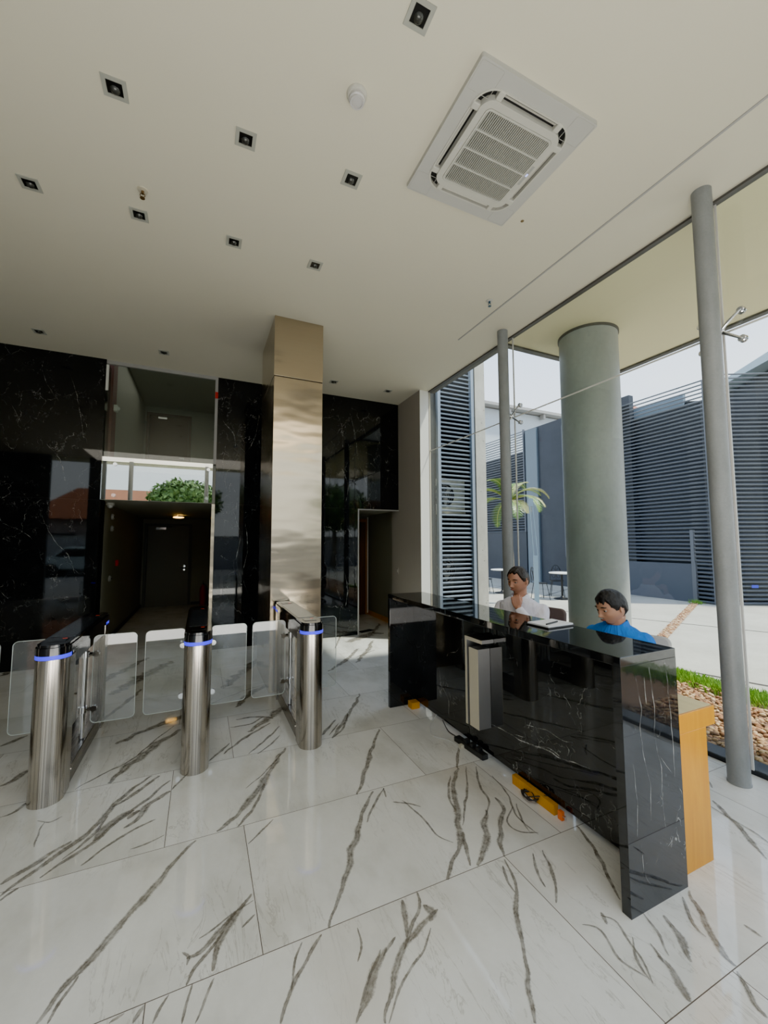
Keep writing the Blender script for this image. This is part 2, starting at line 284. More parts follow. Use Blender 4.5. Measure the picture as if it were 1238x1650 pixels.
def ribbon(mb,uvs,pts,w,U,V,N0,seed,jit=.25):
    """thin vein strip on a flat face; pts are 2-D, U,V,N0 place them; returns uv list"""
    r=random.Random(seed); P=[]
    for i in range(len(pts)-1):
        a,b=pts[i],pts[i+1]; L=math.hypot(b[0]-a[0],b[1]-a[1]); n=max(3,int(L/.014)); p0=pts[max(i-1,0)]; p3=pts[min(i+2,len(pts)-1)]
        for k in range(n):
            u=k/n; P.append(tuple(.5*(2*a[c]+(b[c]-p0[c])*u+(2*p0[c]-5*a[c]+4*b[c]-p3[c])*u*u+(3*a[c]-p0[c]-3*b[c]+p3[c])*u**3) for c in (0,1)))
    P.append(tuple(pts[-1])); n=len(P)
    if n<3: return
    vs=[];L=0; wob=.004+.5*w if N0.z==0 else .004
    for i,p in enumerate(P):
        a=P[max(0,i-2)];b=P[min(n-1,i+2)]; dx,dy=b[0]-a[0],b[1]-a[1]; l=math.hypot(dx,dy) or 1
        nx,ny=-dy/l,dx/l
        t=i/(n-1); ww=w*(.12+.88*math.sin(PI*min(1,max(0,t*.96+.02)))**.6)*(1+jit*noise.noise(Vector((i*.18,seed*3.1,0)))*2)
        o=.35*w*noise.noise(Vector((i*.16,seed*7.7,4)))+ wob*noise.noise(Vector((i*.22,seed*1.7,9)))
        for s_ in (-.5,.5): vs.append(N0+U*(p[0]+nx*(ww*s_+o))+V*(p[1]+ny*(ww*s_+o)))
    f=[(2*i,2*i+1,2*i+3,2*i+2) for i in range(n-1)]
    o0=len(mb.f); mb.add(vs,f)
    for i in range(n-1): uvs[o0+i]=[(i*.1,0),(i*.1,1),(i*.1+.1,1),(i*.1+.1,0)]
def put_uv(me,uvs):
    l=me.uv_layers.new(name='UVMap')
    for fi,q in uvs.items():
        p=me.polygons[fi]
        for k,li in enumerate(p.loop_indices): l.data[li].uv=q[k]
def rsq(hx,hy,r,n=64):
    """outline of a rounded rectangle, n points shared by the four corners"""
    m=n//4; out=[]
    for q,(sx,sy) in enumerate(((1,1),(-1,1),(-1,-1),(1,-1))):
        for k in range(m):
            t=PI/2*(q+k/(m-1)); out.append((sx*(hx-r)+r*math.cos(t),sy*(hy-r)+r*math.sin(t)))
    return out
# ------------------------------------------------------------------ palette
M_floor=marble_floor()
M_vein=vein_mat('grey_brown_vein',(.12,.105,.085),(.27,.235,.18))
M_veinw=vein_mat('white_vein',(.42,.42,.40),(.6,.6,.58),True)
M_ceil=plain('ceiling_paint',(.64,.60,.475),.75,0,.03,.9)
M_soffit=plain('soffit_bounce_tint',(.72,.645,.41),.7,0,.05,.7)
M_wallD=black_marble('black_marble_cladding',(0,.35,0),[(2,(2.187,)),(0,(-3.9,-2.46,.98,1.855,2.6))],1.7,.03,.5)
M_blk=black_marble('black_marble_counter',(.2,.6,0),None,1.0,.03,.5,1.1,1.66)
M_steelcol=brushed('brushed_steel_cladding',(.50,.415,.30),.17,0,.09,2.2,.3)
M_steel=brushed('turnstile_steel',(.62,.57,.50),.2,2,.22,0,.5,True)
M_steel2=brushed('dark_steel',(.22,.20,.18),.25,1,.15)
M_chrome=plain('polished_chrome',(.78,.78,.78),.1,1,.03)
M_gloss=plain('glossy_black_plastic',(.006,.006,.007),.08,0,.2,8,0,.6)
M_gray=concrete('grey_painted_steel',(.20,.208,.205),(.28,.29,.29),5,.38,.03,(1,1,.4))
M_col=concrete('smooth_cast_concrete',(.27,.285,.275),(.40,.41,.40),1.6,.42,.03,(1,1,.5))
M_conc=concrete('pale_paving_concrete',(.37,.35,.295),(.47,.445,.385),.8,.8,.1)
M_rawc=concrete('board_marked_concrete',(.36,.345,.30),(.54,.52,.46),3,.85,.4,(1,1,.5),9)
M_beige=plain('beige_wall_paint',(.36,.325,.28),.7,0,.05,1.5)
M_white=plain('white_wall_paint',(.80,.79,.74),.6,0,.03,2)
M_glass=glassmat('clear_facade_glass')
M_glassw=glassmat('turnstile_glass',(.95,.965,.965),.10,.03)
M_mirror=glassmat('mirror_band_glass',(.62,.68,.62),.80)
M_joint=plain('silicone_joint',(.62,.60,.56),.5,0,.05)
M_trim=plain('dark_grey_trim',(.075,.07,.065),.5,0,.1)
M_trimg=plain('grey_trim',(.34,.33,.31),.5,0,.1)
M_slat=plain('blue_grey_louver_paint',(.22,.27,.34),.38,0,.08,3)
M_slat2=plain('slate_louver_paint',(.105,.118,.145),.4,0,.12,1.2)
M_navy=concrete('navy_wall_paint',(.034,.041,.054),(.046,.055,.072),1.2,.5,.02)
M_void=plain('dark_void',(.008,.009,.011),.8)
M_plas=plain('white_plastic',(.53,.515,.45),.4,0,.03)
M_plas2=plain('aged_white_plastic',(.47,.46,.42),.42,0,.05,5)
M_dk=plain('dark_plastic',(.03,.03,.03),.5,0,.1)
M_orange=wood('orange_wood_laminate',(.58,.235,.0),(.68,.31,.002),.3)
M_maple=wood('pale_maple_laminate',(.66,.55,.26),(.74,.63,.33),.4,1)
M_brass=plain('champagne_metal',(.62,.565,.43),.32,.25,.05)
M_iron=plain('black_wrought_iron',(.015,.015,.017),.4,.3,.1)
M_red=plain('red_enamel',(.45,.015,.012),.3,0,.1)
M_led=emis('blue_light_ring',(.05,.04,.9),1.1)
M_warm=emis('warm_lamp',(1,.55,.12),9)
M_rled=emis('red_indicator',(.8,.06,.03),.5)
M_wled=emis('blue_indicator',(.45,.5,1),1.5)
# ------------------------------------------------------------------ interior shell
H=4.18
def floor_build():
    mb=MB(); mb.cur=0
    mb.add([(-6,-1.4,0),(3.5,-1.4,0),(3.5,6.66,0),(-6,6.66,0)],[(0,1,2,3)])
    mb.add([(-1.42,6.66,0),(.28,6.66,0),(.28,11.9,0),(-1.42,11.9,0)],[(0,1,2,3)])
    mb.add([(2.3,6.66,0),(3.8,6.66,0),(3.8,8.6,0),(2.3,8.6,0)],[(0,1,2,3)])
    mb.cur=1; uvs={}
    U,V=Vector((1,0,0)),Vector((0,1,0))
    for i,(p,w) in enumerate(VEINS):
        pts=[(p[k],p[k+1]) for k in range(0,len(p),2)]
        ribbon(mb,uvs,pts,max(w,.007)*1.9,U,V,Vector((0,0,.0004+.00002*i)),i+1)
    rr=random.Random(5)
    for i in range(60):       # further veins over the rest of the hall
        x,y=rr.uniform(-5,3.2),rr.uniform(-1.2,6.4)
        if -1.3<x<2.3 and .6<y<4.3: continue
        a=rr.gauss(1.05,.25); pts=[(x,y)]
        for k in range(rr.randint(4,9)):
            a+=rr.gauss(0,.18); x+=.11*math.cos(a); y+=.11*math.sin(a); pts.append((x,y))
        pts=[q for q in pts if -5.9<q[0]<3.4 and -1.3<q[1]<6.6]
        if len(pts)>3: ribbon(mb,uvs,pts,rr.choice((.008,.014,.03,.05)),U,V,Vector((0,0,.003+.00002*i)),200+i)
    o=struct('floor',mb,[M_floor,M_vein]); put_uv(o.data,uvs)
floor_build()
struct('ceiling',MB().box((-6,-1.4,H),(3.5,6.66,H+.2)).box((3.5,-2.2,H),(5.72,4.02,H+.35)).box((-6,-2.4,H),(3.5,-1.4,H+.35)),[M_ceil])
# pale soffit panels under the canopy, yellow grass bounce put into their colour
struct('trim_soffit',MB().box((3.53,-2.2,H-.006),(5.66,3.96,H)).box((-6,-2.3,H-.006),(3.5,-1.44,H)),[M_soffit])
mb=MB()
for x in (3.60,5.70): mb.box((x-.04,-2.2,H-.03),(x+.04,4.02,H-.004)) if x>5 else None
mb.box((3.53,3.94,H-.03),(5.74,4.02,H-.004))
struct('trim_canopy_edge',mb,[M_trim])
struct('trim_glass_head',MB().box((3.475,-1.4,H-.02),(3.525,4.02,H+.001)).box((3.475,4.02,H-.02),(3.60,5.84,H+.16)),[M_trim])
struct('trim_ceiling_groove',B((2.916,-1.4,H-.004),(2.934,4.14,H+.001)),[M_trimg])
# dark marble wall across the back
def dark_wall():
    mb=MB().box((-6,6.62,0),(-1.29,6.95,H)).box((.17,6.66,0),(2.51,6.95,H)).box((2.51,6.66,2.187),(3.31,6.95,H))
    mb.cur=1; uvs={}; U,V=Vector((1,0,0)),Vector((0,0,1))
    L=[((-1.95,2.1),(-1.87,1.85),(-1.74,1.6),(-1.6,1.42),(-1.5,1.1),.012),((-2.3,1.85),(-2.1,1.75),(-1.95,1.6),.008),((-2.0,3.9),(-1.93,3.7),(-1.8,3.5),.012),((-1.7,3.9),(-1.62,3.65),(-1.55,3.3),(-1.5,3.0),.010),
       ((-1.9,2.9),(-1.75,2.7),(-1.68,2.4),.012),((.25,3.5),(.31,3.42),(.42,3.3),(.44,3.1),.02),((.5,2.3),(.47,2.0),(.55,1.7),(.5,1.3),(.6,1.0),.014),((.3,3.1),(.27,2.8),(.33,2.4),.010),((.62,1.9),(.66,1.5),(.6,1.1),(.68,.8),.014),
       ((2.1,3.9),(2.2,3.6),(2.22,3.2),.014),((2.35,3.9),(2.45,3.5),(2.5,3.1),.012),((2.2,2.9),(2.32,2.6),(2.28,2.3),.014),((2.5,3.0),(2.62,2.8),(2.7,2.5),.012),((2.9,3.95),(2.85,3.6),(3.0,3.3),.010),((3.0,3.2),(3.1,2.9),(3.05,2.6),.010),
       ((2.3,1.9),(2.42,1.6),(2.45,1.35),.018),((2.25,1.1),(2.32,.8),(2.28,.5),.026),((2.1,.9),(2.2,.6),.01),((-2.3,3.4),(-2.2,3.2),.01),((-2.35,1.1),(-2.2,.9),.01),((.8,3.7),(.74,3.3),(.6,3.0),.012)]
    for i,l in enumerate(L):
        y=6.618 if l[0][0]<-1 else 6.658
        ribbon(mb,uvs,l[:-1],l[-1]*.75,U,V,Vector((0,y,0)),60+i,.5)
    o=struct('wall_back',mb,[M_wallD,M_veinw]); put_uv(o.data,uvs)
dark_wall()
struct('trim_back',MB().box((-1.29,6.64,H-.05),(.17,6.68,H)).box((.13,6.64,2.8),(.17,6.7,H-.05)).box((2.505,6.655,2.168),(3.31,6.67,2.188)).box((2.505,6.655,0),(2.53,6.70,2.17)),[M_trimg])
struct('trim_jamb',B((.125,6.66,0),(.17,7.0,2.187)),[M_steelcol])
M_corr=plain('corridor_paint',(.27,.265,.21),.6,0,.06,1.2)
M_corrc=plain('corridor_ceiling_paint',(.36,.36,.31),.6,0,.04,1.2)
struct('wall_corridor',MB().box((-1.55,6.95,0),(-1.35,11.9,2.2)).box((.28,6.95,0),(.40,11.9,2.2)).box((-1.55,11.7,0),(.4,11.9,2.2)).box((-1.55,6.70,0),(-1.29,6.95,2.2)),[M_corr])
struct('ceiling_corridor',B((-1.5,6.70,2.2),(.4,11.9,2.78)),[M_corrc])
struct('wall_upper',MB().box((-1.55,6.95,2.78),(-1.42,11.9,5.1)).box((.28,6.95,2.78),(.40,11.9,5.1)).box((-1.55,11.7,2.78),(.4,11.9,5.1)).box((-1.5,6.6,H+.2),(.4,6.66,5.1)),[plain('upper_paint',(.26,.27,.235),.6,0,.05,1)])
struct('ceiling_upper',B((-1.55,6.6,5.1),(.4,11.9,5.3)),[plain('upper_ceiling_paint',(.34,.34,.30),.6)])
struct('wall_upper_pier',B((-1.42,6.96,2.78),(-1.26,7.25,5.1)),[plain('red_brown_paint',(.14,.045,.04),.6)])
# corridor doors
def door(name,x0,x1,z0,z1,y,mat,frame,handle=True):
    r=struct(name,B((x0,y-.045,z0),(x1,y-.005,z1)),[mat])
    obj('door_frame',MB().box((x0-.07,y-.06,z0),(x0-.005,y,z1+.07)).box((x1+.005,y-.06,z0),(x1+.07,y,z1+.07)).box((x0-.005,y-.06,z1+.005),(x1+.005,y,z1+.07)),[frame],r)
    if handle:
        mb=MB().cyl((x1-.09,y-.05,z0+.99),(x1-.09,y-.10,z0+.99),.012,10).tube([(x1-.09,y-.10,z0+.99),(x1-.2,y-.10,z0+.99)],.011,8)
        mb.cyl((x1-.09,y-.046,z0+.99),(x1-.09,y-.055,z0+.99),.028,14); mb.cyl((x1-.09,y-.046,z0+.9),(x1-.09,y-.055,z0+.9),.02,14)
        obj('door_handle',mb,[M_chrome],r,smooth=True)
    return r
M_gdoor=plain('grey_door_paint',(.16,.155,.125),.45,0,.05,2)
d1=door('door_1',-1.235,-.30,0.005,2.01,11.7,M_gdoor,plain('door_frame_paint',(.10,.10,.085),.5))
obj('door_closer',MB().box((-1.05,11.60,1.93),(-.83,11.65,1.985)).tube([(-.85,11.62,1.99),(-.7,11.55,2.0)],.01,6),[M_chrome],d1)
d2=door('door_2',-1.29,-.40,2.785,4.86,11.7,plain('brown_door_paint',(.12,.085,.07),.5),plain('brown_frame_paint',(.11,.08,.065),.5))
obj('door_closer',MB().box((-1.1,11.60,4.78),(-.9,11.65,4.83)).tube([(-.92,11.62,4.84),(-.78,11.55,4.85)],.01,6),[M_chrome],d2)
struct('baseboard_corridor',MB().box((-1.35,6.96,0),(-1.335,11.7,.07)).box((-1.33,11.68,0),(-1.31,11.7,.07)).box((-.22,11.685,0),(.28,11.7,.07)),[M_trim])
# mezzanine glazing and mirror band
w=struct('window_1',B((-1.285,6.672,2.805),(.165,6.682,H-.05)),[glassmat('upper_window_glass',(.86,.9,.88),.07)])
mb=B((-1.33,6.645,2.20),(.125,6.657,2.80))
w=struct('window_2',mb,[M_mirror])
obj('backing_panel',B((-1.33,6.662,2.195),(.125,6.70,2.80)),[plain('grey_green_spandrel',(.36,.38,.32),.5,0,.05,1)],w)
for x,z in ((-1.135,2.70),(-1.14,2.26),(.065,2.706),(.05,2.267)):
    obj('glass_bolt',MB().cyl((x,6.645,z),(x,6.625,z),.024,16).cyl((x,6.645,z),(x,6.618,z),.012,10),[M_chrome],w,smooth=True)
# right-hand opening and its lobby
struct('wall_right',MB().box((3.31,5.84,0),(3.44,6.95,H)).box((3.44,5.86,0),(3.48,6.2,H)),[M_beige])
struct('wall_right_end',B((3.311,5.825,0),(3.482,5.842,H)),[M_white])
struct('wall_side_lobby',MB().box((3.44,6.95,0),(3.52,8.5,2.3)).box((2.2,8.5,0),(3.6,8.6,2.3)).box((2.2,6.95,0),(2.3,8.6,2.3)),[M_corr])
struct('ceiling_side_lobby',B((2.2,6.66+.29,2.2),(3.6,8.6,2.3)),[M_corrc])
struct('baseboard_side_lobby',MB().box((3.425,6.96,0),(3.44,8.5,.09)),[M_orange])
M_brown=wood('brown_door_wood',(.10,.045,.018),(.16,.075,.03),.35)
M_brownf=wood('honey_door_frame',(.26,.12,.035),(.34,.17,.06),.35)
d3=struct('door_3',B((3.13,8.44,.005),(3.36,8.48,2.05)),[M_brown])
obj('door_frame',MB().box((2.98,8.43,0),(3.13,8.50,2.12)).box((3.36,8.43,0),(3.42,8.50,2.12)).box((3.13,8.43,2.05),(3.36,8.50,2.12)),[M_brownf],d3)
obj('door_edge',B((3.395,8.40,.04),(3.41,8.43,2.16)),[M_white],d3)
d4=struct('door_4',B((2.53,6.98,.01),(2.545,7.75,2.12)),[glassmat('side_door_glass',(.45,.5,.48),.08)],label='frameless glass door')
obj('door_handle',MB().tube([(2.56,7.62,.92),(2.60,7.62,.92),(2.60,7.62,1.16),(2.56,7.62,1.16)],.011,8),[M_chrome],d4,smooth=True)
obj('patch_fitting',MB().box((2.515,6.98,.0),(2.56,7.08,.05)).box((2.515,6.98,2.09),(2.56,7.08,2.14)),[M_chrome],d4)
# hidden side / front of the hall (seen in the polished surfaces)
M_front=plain('front_wall_paint',(.10,.105,.11),.6,0,.05,1)
struct('wall_left',B((-6.2,-1.4,0),(-6,6.9,H)),[M_front])
struct('wall_front',MB().box((-6,-1.55,0),(-4.1,-1.4,H)).box((-3.15,-1.55,0),(-2.75,-1.4,H)),[M_front])
# ------------------------------------------------------------------ facade glass
panes=[(5.84,3.80),(3.78,1.60),(1.58,-.60),(-.62,-1.4)]
k=3
for a,b in panes:
    for z0,z1 in ((.03,3.135),(3.15,H-.02)):
        struct('window_%d'%k,B((3.498,b,z0),(3.506,a,z1)),[M_glass]); k+=1
struct('window_%d'%k,B((-2.75,-1.41,.03),(3.5,-1.40,H-.02)),[M_glass]); k+=1
struct('window_%d'%k,B((-4.1,-1.41,.03),(-3.15,-1.40,H-.02)),[M_glass])
mb=MB()
for y in (3.79,1.59,-.61): mb.box((3.496,y-.007,.03),(3.508,y+.007,H-.02))
mb.box((3.496,-1.4,3.137),(3.508,5.84,3.148))
struct('trim_glass_joints',mb,[M_joint])
struct('trim_kerb',B((3.505,-1.5,-.05),(3.665,5.84,.035)),[plain('black_granite_kerb',(.02,.022,.026),.35,0,.2,25)],bevel=.006)
struct('trim_glass_end',MB().box((3.484,5.82,0),(3.512,5.86,H)),[plain('cream_profile',(.5,.45,.34),.5)])
# ------------------------------------------------------------------ posts
for y,l in ((1.578,'tall grey round steel post nearest the camera, right of the counter'),(3.745,'tall grey round steel post behind the man in the white shirt')):
    t=thing('steel_post',l,'post',(3.30,y,0),group='round steel posts of the glass front')
    obj('shaft',MB().lathe([(.0625,0),(.0625,H)],40),[M_gray],t,smooth=True)
    obj('foot_collar',MB().lathe([(.066,0),(.066,.008),(.063,.012)],40),[M_gray],t,smooth=True)
def spider(y,l):
    t=thing('spider_fitting',l,'glass fitting',(3.5,y,3.145),group='four-armed glass fittings')
    obj('bracket',MB().cyl((-.145,0,0),(-.05,0,0),.014,12).cyl((-.07,0,0),(-.04,0,0),.026,16),[M_chrome],t,smooth=True)
    for sy,sz in ((-1,1),(1,1),(1,-1),(-1,-1)):
        a=obj('arm',MB().tube([(-.05,0,0),(-.055,sy*.06,sz*.05),(-.045,sy*.125,sz*.105)],[.014,.011,.009],10),[M_chrome],t,smooth=True)
        obj('disc',MB().lathe([(.024,-.006),(.027,0),(.024,.006)],20,M=Matrix.Translation((-.012,sy*.125,sz*.105))@Matrix.Rotation(PI/2,4,'Y')).lathe([(.02,-.006),(.026,0),(.02,.006)],20,M=Matrix.Translation((-.04,sy*.125,sz*.105))@Matrix.Rotation(PI/2,4,'Y')).cyl((-.05,sy*.125,sz*.105),(0,sy*.125,sz*.105),.008,8),[M_chrome],a,smooth=True)
spider(3.79,'steel spider fitting on the glass beside the rear post')
spider(1.59,'steel spider fitting on the glass beside the nearest post')
for x in (-2.05,.1): obj('street_side_post',MB().lathe([(.0625,0),(.0625,H)],24),[M_gray],loc=(x,-1.2,0),smooth=True,label='grey round post of the street-side glass front, mirrored in the wall, '+('left one' if x<0 else 'right one'),cat='post')
# ------------------------------------------------------------------ steel clad square column
t=thing('steel_clad_column','tall square column clad in brushed champagne steel, behind the right turnstile','column',(.972,5.02,0))
obj('lower_cladding',B((-.28,-.5,0),(.28,.5,3.472)),[M_steelcol],t,bevel=.003)
obj('upper_cladding',B((-.283,-.503,3.480),(.283,.503,H)),[M_steelcol],t,bevel=.003)
# ------------------------------------------------------------------ turnstiles
def stad(r,h,n=14,ends=(1,1)):
    """outline of a lane housing: half-round ends"""
    p=[]
    for k in range(n+1): a=PI*k/n; p.append((r*math.cos(a),h-r+r*math.sin(a)) if ends[1] else None)
    for k in range(n+1): a=PI+PI*k/n; p.append((r*math.cos(a),-h+r+r*math.sin(a)))
    return p
def endcol(r,h,s,n=18,depth=.11):
    p=[(r*math.cos(PI*k/n),h-r+r*math.sin(PI*k/n)) for k in range(n+1)]+[(-r,h-r-depth),(r,h-r-depth)]
    return p if s>0 else [(x,-y) for x,y in p][::-1]
def turnstile():
    t=thing('turnstile','x','turnstile')
    r=.092;h=.665
    for s in (-1,1):
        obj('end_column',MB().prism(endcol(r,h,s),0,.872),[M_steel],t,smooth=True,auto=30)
        obj('light_ring',MB().prism(endcol(r+.002,h+.002,s,depth=.0),.874,.898),[M_led],t,smooth=True,auto=30)
        pp=MB().cyl((s*.048,0,.12),(s*.048,0,.80),.017,16).cyl((s*.048,.05,.12),(s*.048,.05,.80),.010,12)
        po=obj('pivot_post',pp,[M_chrome],t,smooth=True)
        for z in (.33,.74):
            obj('clamp',MB().lathe([(.030,-.022),(.030,.022)],16,c=(s*.048,0,z)).cyl((s*.05,0,z),(s*.125,0,z),.014,12).cyl((s*.118,-.014,z),(s*.118,.014,z),.022,16),[M_chrome],po,smooth=True)
        P=[(x+s*.245,y) for x,y in rsq(.145,.33,.035,48)]
        M=Matrix(((1,0,0,0),(0,0,1,0),(0,1,0,.55),(0,0,0,1)))
        gw=obj('glass_wing',MB().prism(P,-.005,.005,M),[M_glassw],t)
        Q=[(x+s*.245,y) for x,y in rsq(.1465,.3315,.036,48)]; P2=[(x+s*.245,y) for x,y in rsq(.1435,.3285,.033,48)]
        obj('polished_edge',MB().ring(Q,P2,-.0052,.0052,M),[plain('glass_edge',(.62,.68,.66),.2)],gw)
    obj('base_beam',MB().box((-.082,-.50,.0),(.082,.50,.115)),[M_steel2],t,bevel=.004)
    obj('upper_beam',MB().box((-.088,-.50,.80),(.088,.50,.90)),[M_gloss],t,bevel=.004)
    obj('top_cap',MB().prism(stad(r+.002,h+.002),.898,.945).prism(stad(r-.006,h-.006),.945,.962),[M_gloss],t,smooth=True,auto=30)
    sc=MB().prism(rsq(.070,.40,.012,40),.9622,.964)
    obj('top_glass',sc,[plain('smoked_top_glass',(.03,.035,.045),.06,0,.1,6,0,.9)],t)
    for s in (-1,1):
        obj('card_reader',MB().prism([(x,y+s*.50) for x,y in rsq(.05,.055,.012,32)],.9622,.9645),[M_gloss],t)
        obj('indicator',MB().box((.015,s*.465-.003,.9646),(.04,s*.465+.003,.9652)),[M_rled],t,label='small red indicator mark')
    for s in (-1,1):
        for y in (-.40,.40): obj('base_screw',MB().cyl((s*.082,y,.085),(s*.086,y,.085),.007,10),[M_chrome],t)
    return t
T0=turnstile()
for i,(x,l) in enumerate(((-.84,'turnstile at left with wide black top, broad side showing its pivot posts'),(0.0,'middle turnstile seen end-on, in front of the corridor'),(.832,'right turnstile in front of the steel clad column'),(-1.69,'turnstile beyond the left frame edge, only a glass wing showing'))):
    o=T0 if i==0 else copy_tree(T0)
    o.location=(x,3.845,0); tag(o,l,'turnstile','glass wing turnstiles in a row')
# ------------------------------------------------------------------ counter
cx0,cx1,cy0,cy1,cz=1.706,2.105,1.235,3.68,1.085
t=thing('reception_counter','long black marble reception counter with a champagne metal emblem on its front','counter',(0,0,0))
t.location=(1.9,2.45,0)
def rel(o,l): 
    for v in o.data.vertices: v.co-=Vector(l)
C0=(1.9,2.45,0)
mb=MB().box((cx0,cy0,cz-.042),(cx1,cy1,cz)); o=obj('top_slab',mb,[M_blk],t,bevel=.002); rel(o,C0)
mb=MB().box((cx0,cy0,0),(cx1,cy0+.042,cz-.0425)); mb.cur=1; uvs={}
for i,l in enumerate((((1.80,1.0),(1.83,.86),(1.82,.74),(1.845,.6),(1.87,.5),(1.86,.36)),((1.90,1.02),(1.925,.84),(1.92,.7),(1.955,.56),(1.95,.42),(1.965,.3)),((2.02,1.03),(2.035,.88),(2.045,.66),(2.05,.5)),((1.76,.62),(1.775,.45),(1.765,.3)),((1.86,.98),(1.87,.86)),((1.94,.62),(1.99,.57),(2.03,.52)),((1.79,.28),(1.80,.16),(1.84,.1)))):
    ribbon(mb,uvs,list(l),.006,Vector((1,0,0)),Vector((0,0,1)),Vector((0,cy0-.0008,0)),500+i,.5)
o=obj('end_panel',mb,[M_blk,M_veinw],t); put_uv(o.data,uvs); rel(o,C0)
o=obj('end_panel',MB().box((cx0,cy1-.042,0),(cx1,cy1,cz-.0425)),[M_blk],t,bevel=.002); rel(o,C0)
mb=MB().box((1.97,cy0+.043,.05),(1.995,cy1-.043,cz-.043)); mb.cur=1; uvs={}
CV=[[[2.476,0.269,2.342,0.28,2.199,0.284,2.104,0.292,1.981,0.315,1.899,0.327,1.823,0.321,1.736,0.346,1.628,0.364],0.009],[[1.981,0.325,1.914,0.345,1.822,0.333],0.006],[[3.177,0.491,3.146,0.375,3.081,0.307,3.018,0.242,3.015,0.124],0.010],[[3.046,0.388,3.064,0.313,3.017,0.277],0.006],[[2.1,0.404,2.046,0.419,1.91,0.443,1.818,0.434,1.716,0.461],0.004],[[2.062,0.444,2.091,0.388],0.004],[[1.785,0.512,1.727,0.532,1.672,0.541],0.004],[[1.789,0.418,1.768,0.398,1.777,0.36],0.004],[[3.041,0.58,3.008,0.641,2.884,0.688,2.823,0.769],0.005],[[2.238,0.295,2.122,0.317],0.004],[[1.5,.55,1.42,.5,1.4,.42],.004]]
for i,(p,w_) in enumerate(CV):
    ribbon(mb,uvs,[(p[j],p[j+1]) for j in range(0,len(p),2)],w_*1.3,Vector((0,1,0)),Vector((0,0,1)),Vector((1.9692,0,0)),400+i)
o=obj('front_panel',mb,[M_blk,M_veinw],t); put_uv(o.data,uvs); rel(o,C0)
e=obj('emblem',MB().box((1.862,2.592,.24),(1.968,2.612,.888)).box((1.862,2.41,.862),(1.968,2.592,.888)),[plain('emblem_side',(.36,.355,.35),.3,.7)],t,label='champagne metal emblem of an angled strip and a tall bar'); rel(e,C0)
o=obj('emblem_face',MB().box((1.858,2.592,.24),(1.8618,2.612,.888)).box((1.858,2.41,.862),(1.8618,2.592,.888)).box((1.858,2.456,.245),(1.8618,2.562,.812)),[M_brass],e); rel(o,C0)
o=obj('emblem_bar',MB().box((1.862,2.456,.245),(1.968,2.562,.812)),[MC['emblem_side']],e); rel(o,C0)
# wooden desk behind
t=thing('wooden_desk','orange laminate desk with pale top behind the black counter','desk',(2.3,2.45,0)); C1=(2.3,2.45,0)
def part(name,a,b,m,par=t,c=C1,bev=.002,label=None):
    o=obj(name,B(a,b),[m],par,bevel=bev,label=label); rel(o,c); return o
part('desktop',(2.125,1.285,.708),(2.475,3.56,.742),M_maple,label='pale maple desktop')
part('desktop_edge',(2.125,1.275,.648),(2.477,1.285,.742),M_orange)
part('side_panel',(2.13,1.276,0),(2.397,1.31,.648),M_orange)
part('side_panel',(2.13,3.53,0),(2.46,3.56,.706),M_orange)
part('pedestal',(2.13,1.31,.03),(2.395,1.62,.706),M_orange)
for z0,z1 in ((.13,.285),(.30,.45),(.465,.64)):
    if z0<.2: dr=part('drawer',(2.396,1.285,z0),(2.415,1.61,z1),plain('red_brown_edge',(.30,.10,.03),.4),label='red-brown drawer front')
    else: dr=part('drawer',(2.396,1.315,z0),(2.412,1.61,z1),M_orange)
part('plinth',(1.925,1.85,0.0),(1.96,2.20,.058),M_orange)
part('plinth',(1.88,3.515,0.0),(1.965,3.60,.06),M_orange)
# papers
t=thing('notebook','open white notebook lying on the black counter top','notebook',(1.985,1.89,cz),rz=.05)
obj('cover',B((-.115,-.085,0.001),(.115,.085,.007)),[M_dk],t)
obj('pages',MB().box((-.108,-.08,.007),(.108,.08,.016)),[plain('paper',(.75,.76,.80),.6)],t,bevel=.001)
obj('pen',MB().tube([(-.09,-.05,.0215),(.04,-.02,.0215)],.005,8),[M_dk],t)
# cables etc. under the counter
def cable(name,pts,r,mat,label,sub=8):
    P=[Vector(p) for p in pts]; out=[]
    for i in range(len(P)-1):
        a,b,c,d=P[max(i-1,0)],P[i],P[i+1],P[min(i+2,len(P)-1)]
        for k in range(sub):
            u=k/sub; out.append(.5*((2*b)+(c-a)*u+(2*a-5*b+4*c-d)*u*u+(3*b-a-3*c+d)*u**3))
    out.append(P[-1]); o0=P[0].copy(); o0.z=0
    obj(name,MB().tube([p-o0 for p in out],r,8),[mat],loc=tuple(o0),smooth=True,label=label,cat='cable')
cable('white_cable',[(1.96,3.20,.06),(1.86,3.14,.02),(1.79,3.02,.005),(1.79,2.97,.005),(1.86,2.86,.005),(1.88,2.77,.006)],.0035,plain('white_cable_pvc',(.6,.6,.58),.4),'thin white cable on the floor at the far front of the counter')
cable('black_cable',[(1.96,3.1,.05),(1.93,2.97,.02),(1.95,2.88,.006),(1.91,2.8,.006),(1.95,2.7,.006),(1.92,2.62,.012),(1.955,2.54,.03)],.004,M_dk,'black cable running along the power strip under the counter')
lp=[]
for k in range(26): a=k*.9; lp.append((1.905+.028*math.cos(a)+.012*math.sin(k*1.3),2.02+.055*math.sin(a),.010+.028*abs(math.sin(a*.5+k))))
cable('coiled_cable',[(1.96,2.10,.06)]+lp+[(1.96,1.93,.06)],.0035,M_dk,'black cable coiled against the orange wood under the counter',5)
t=thing('power_strip','black power strip lying under the front of the counter','power strip',(1.935,2.67,0),rz=.06)
obj('body',B((-.028,-.17,0.001),(.028,.17,.04)),[M_dk],t,bevel=.006)
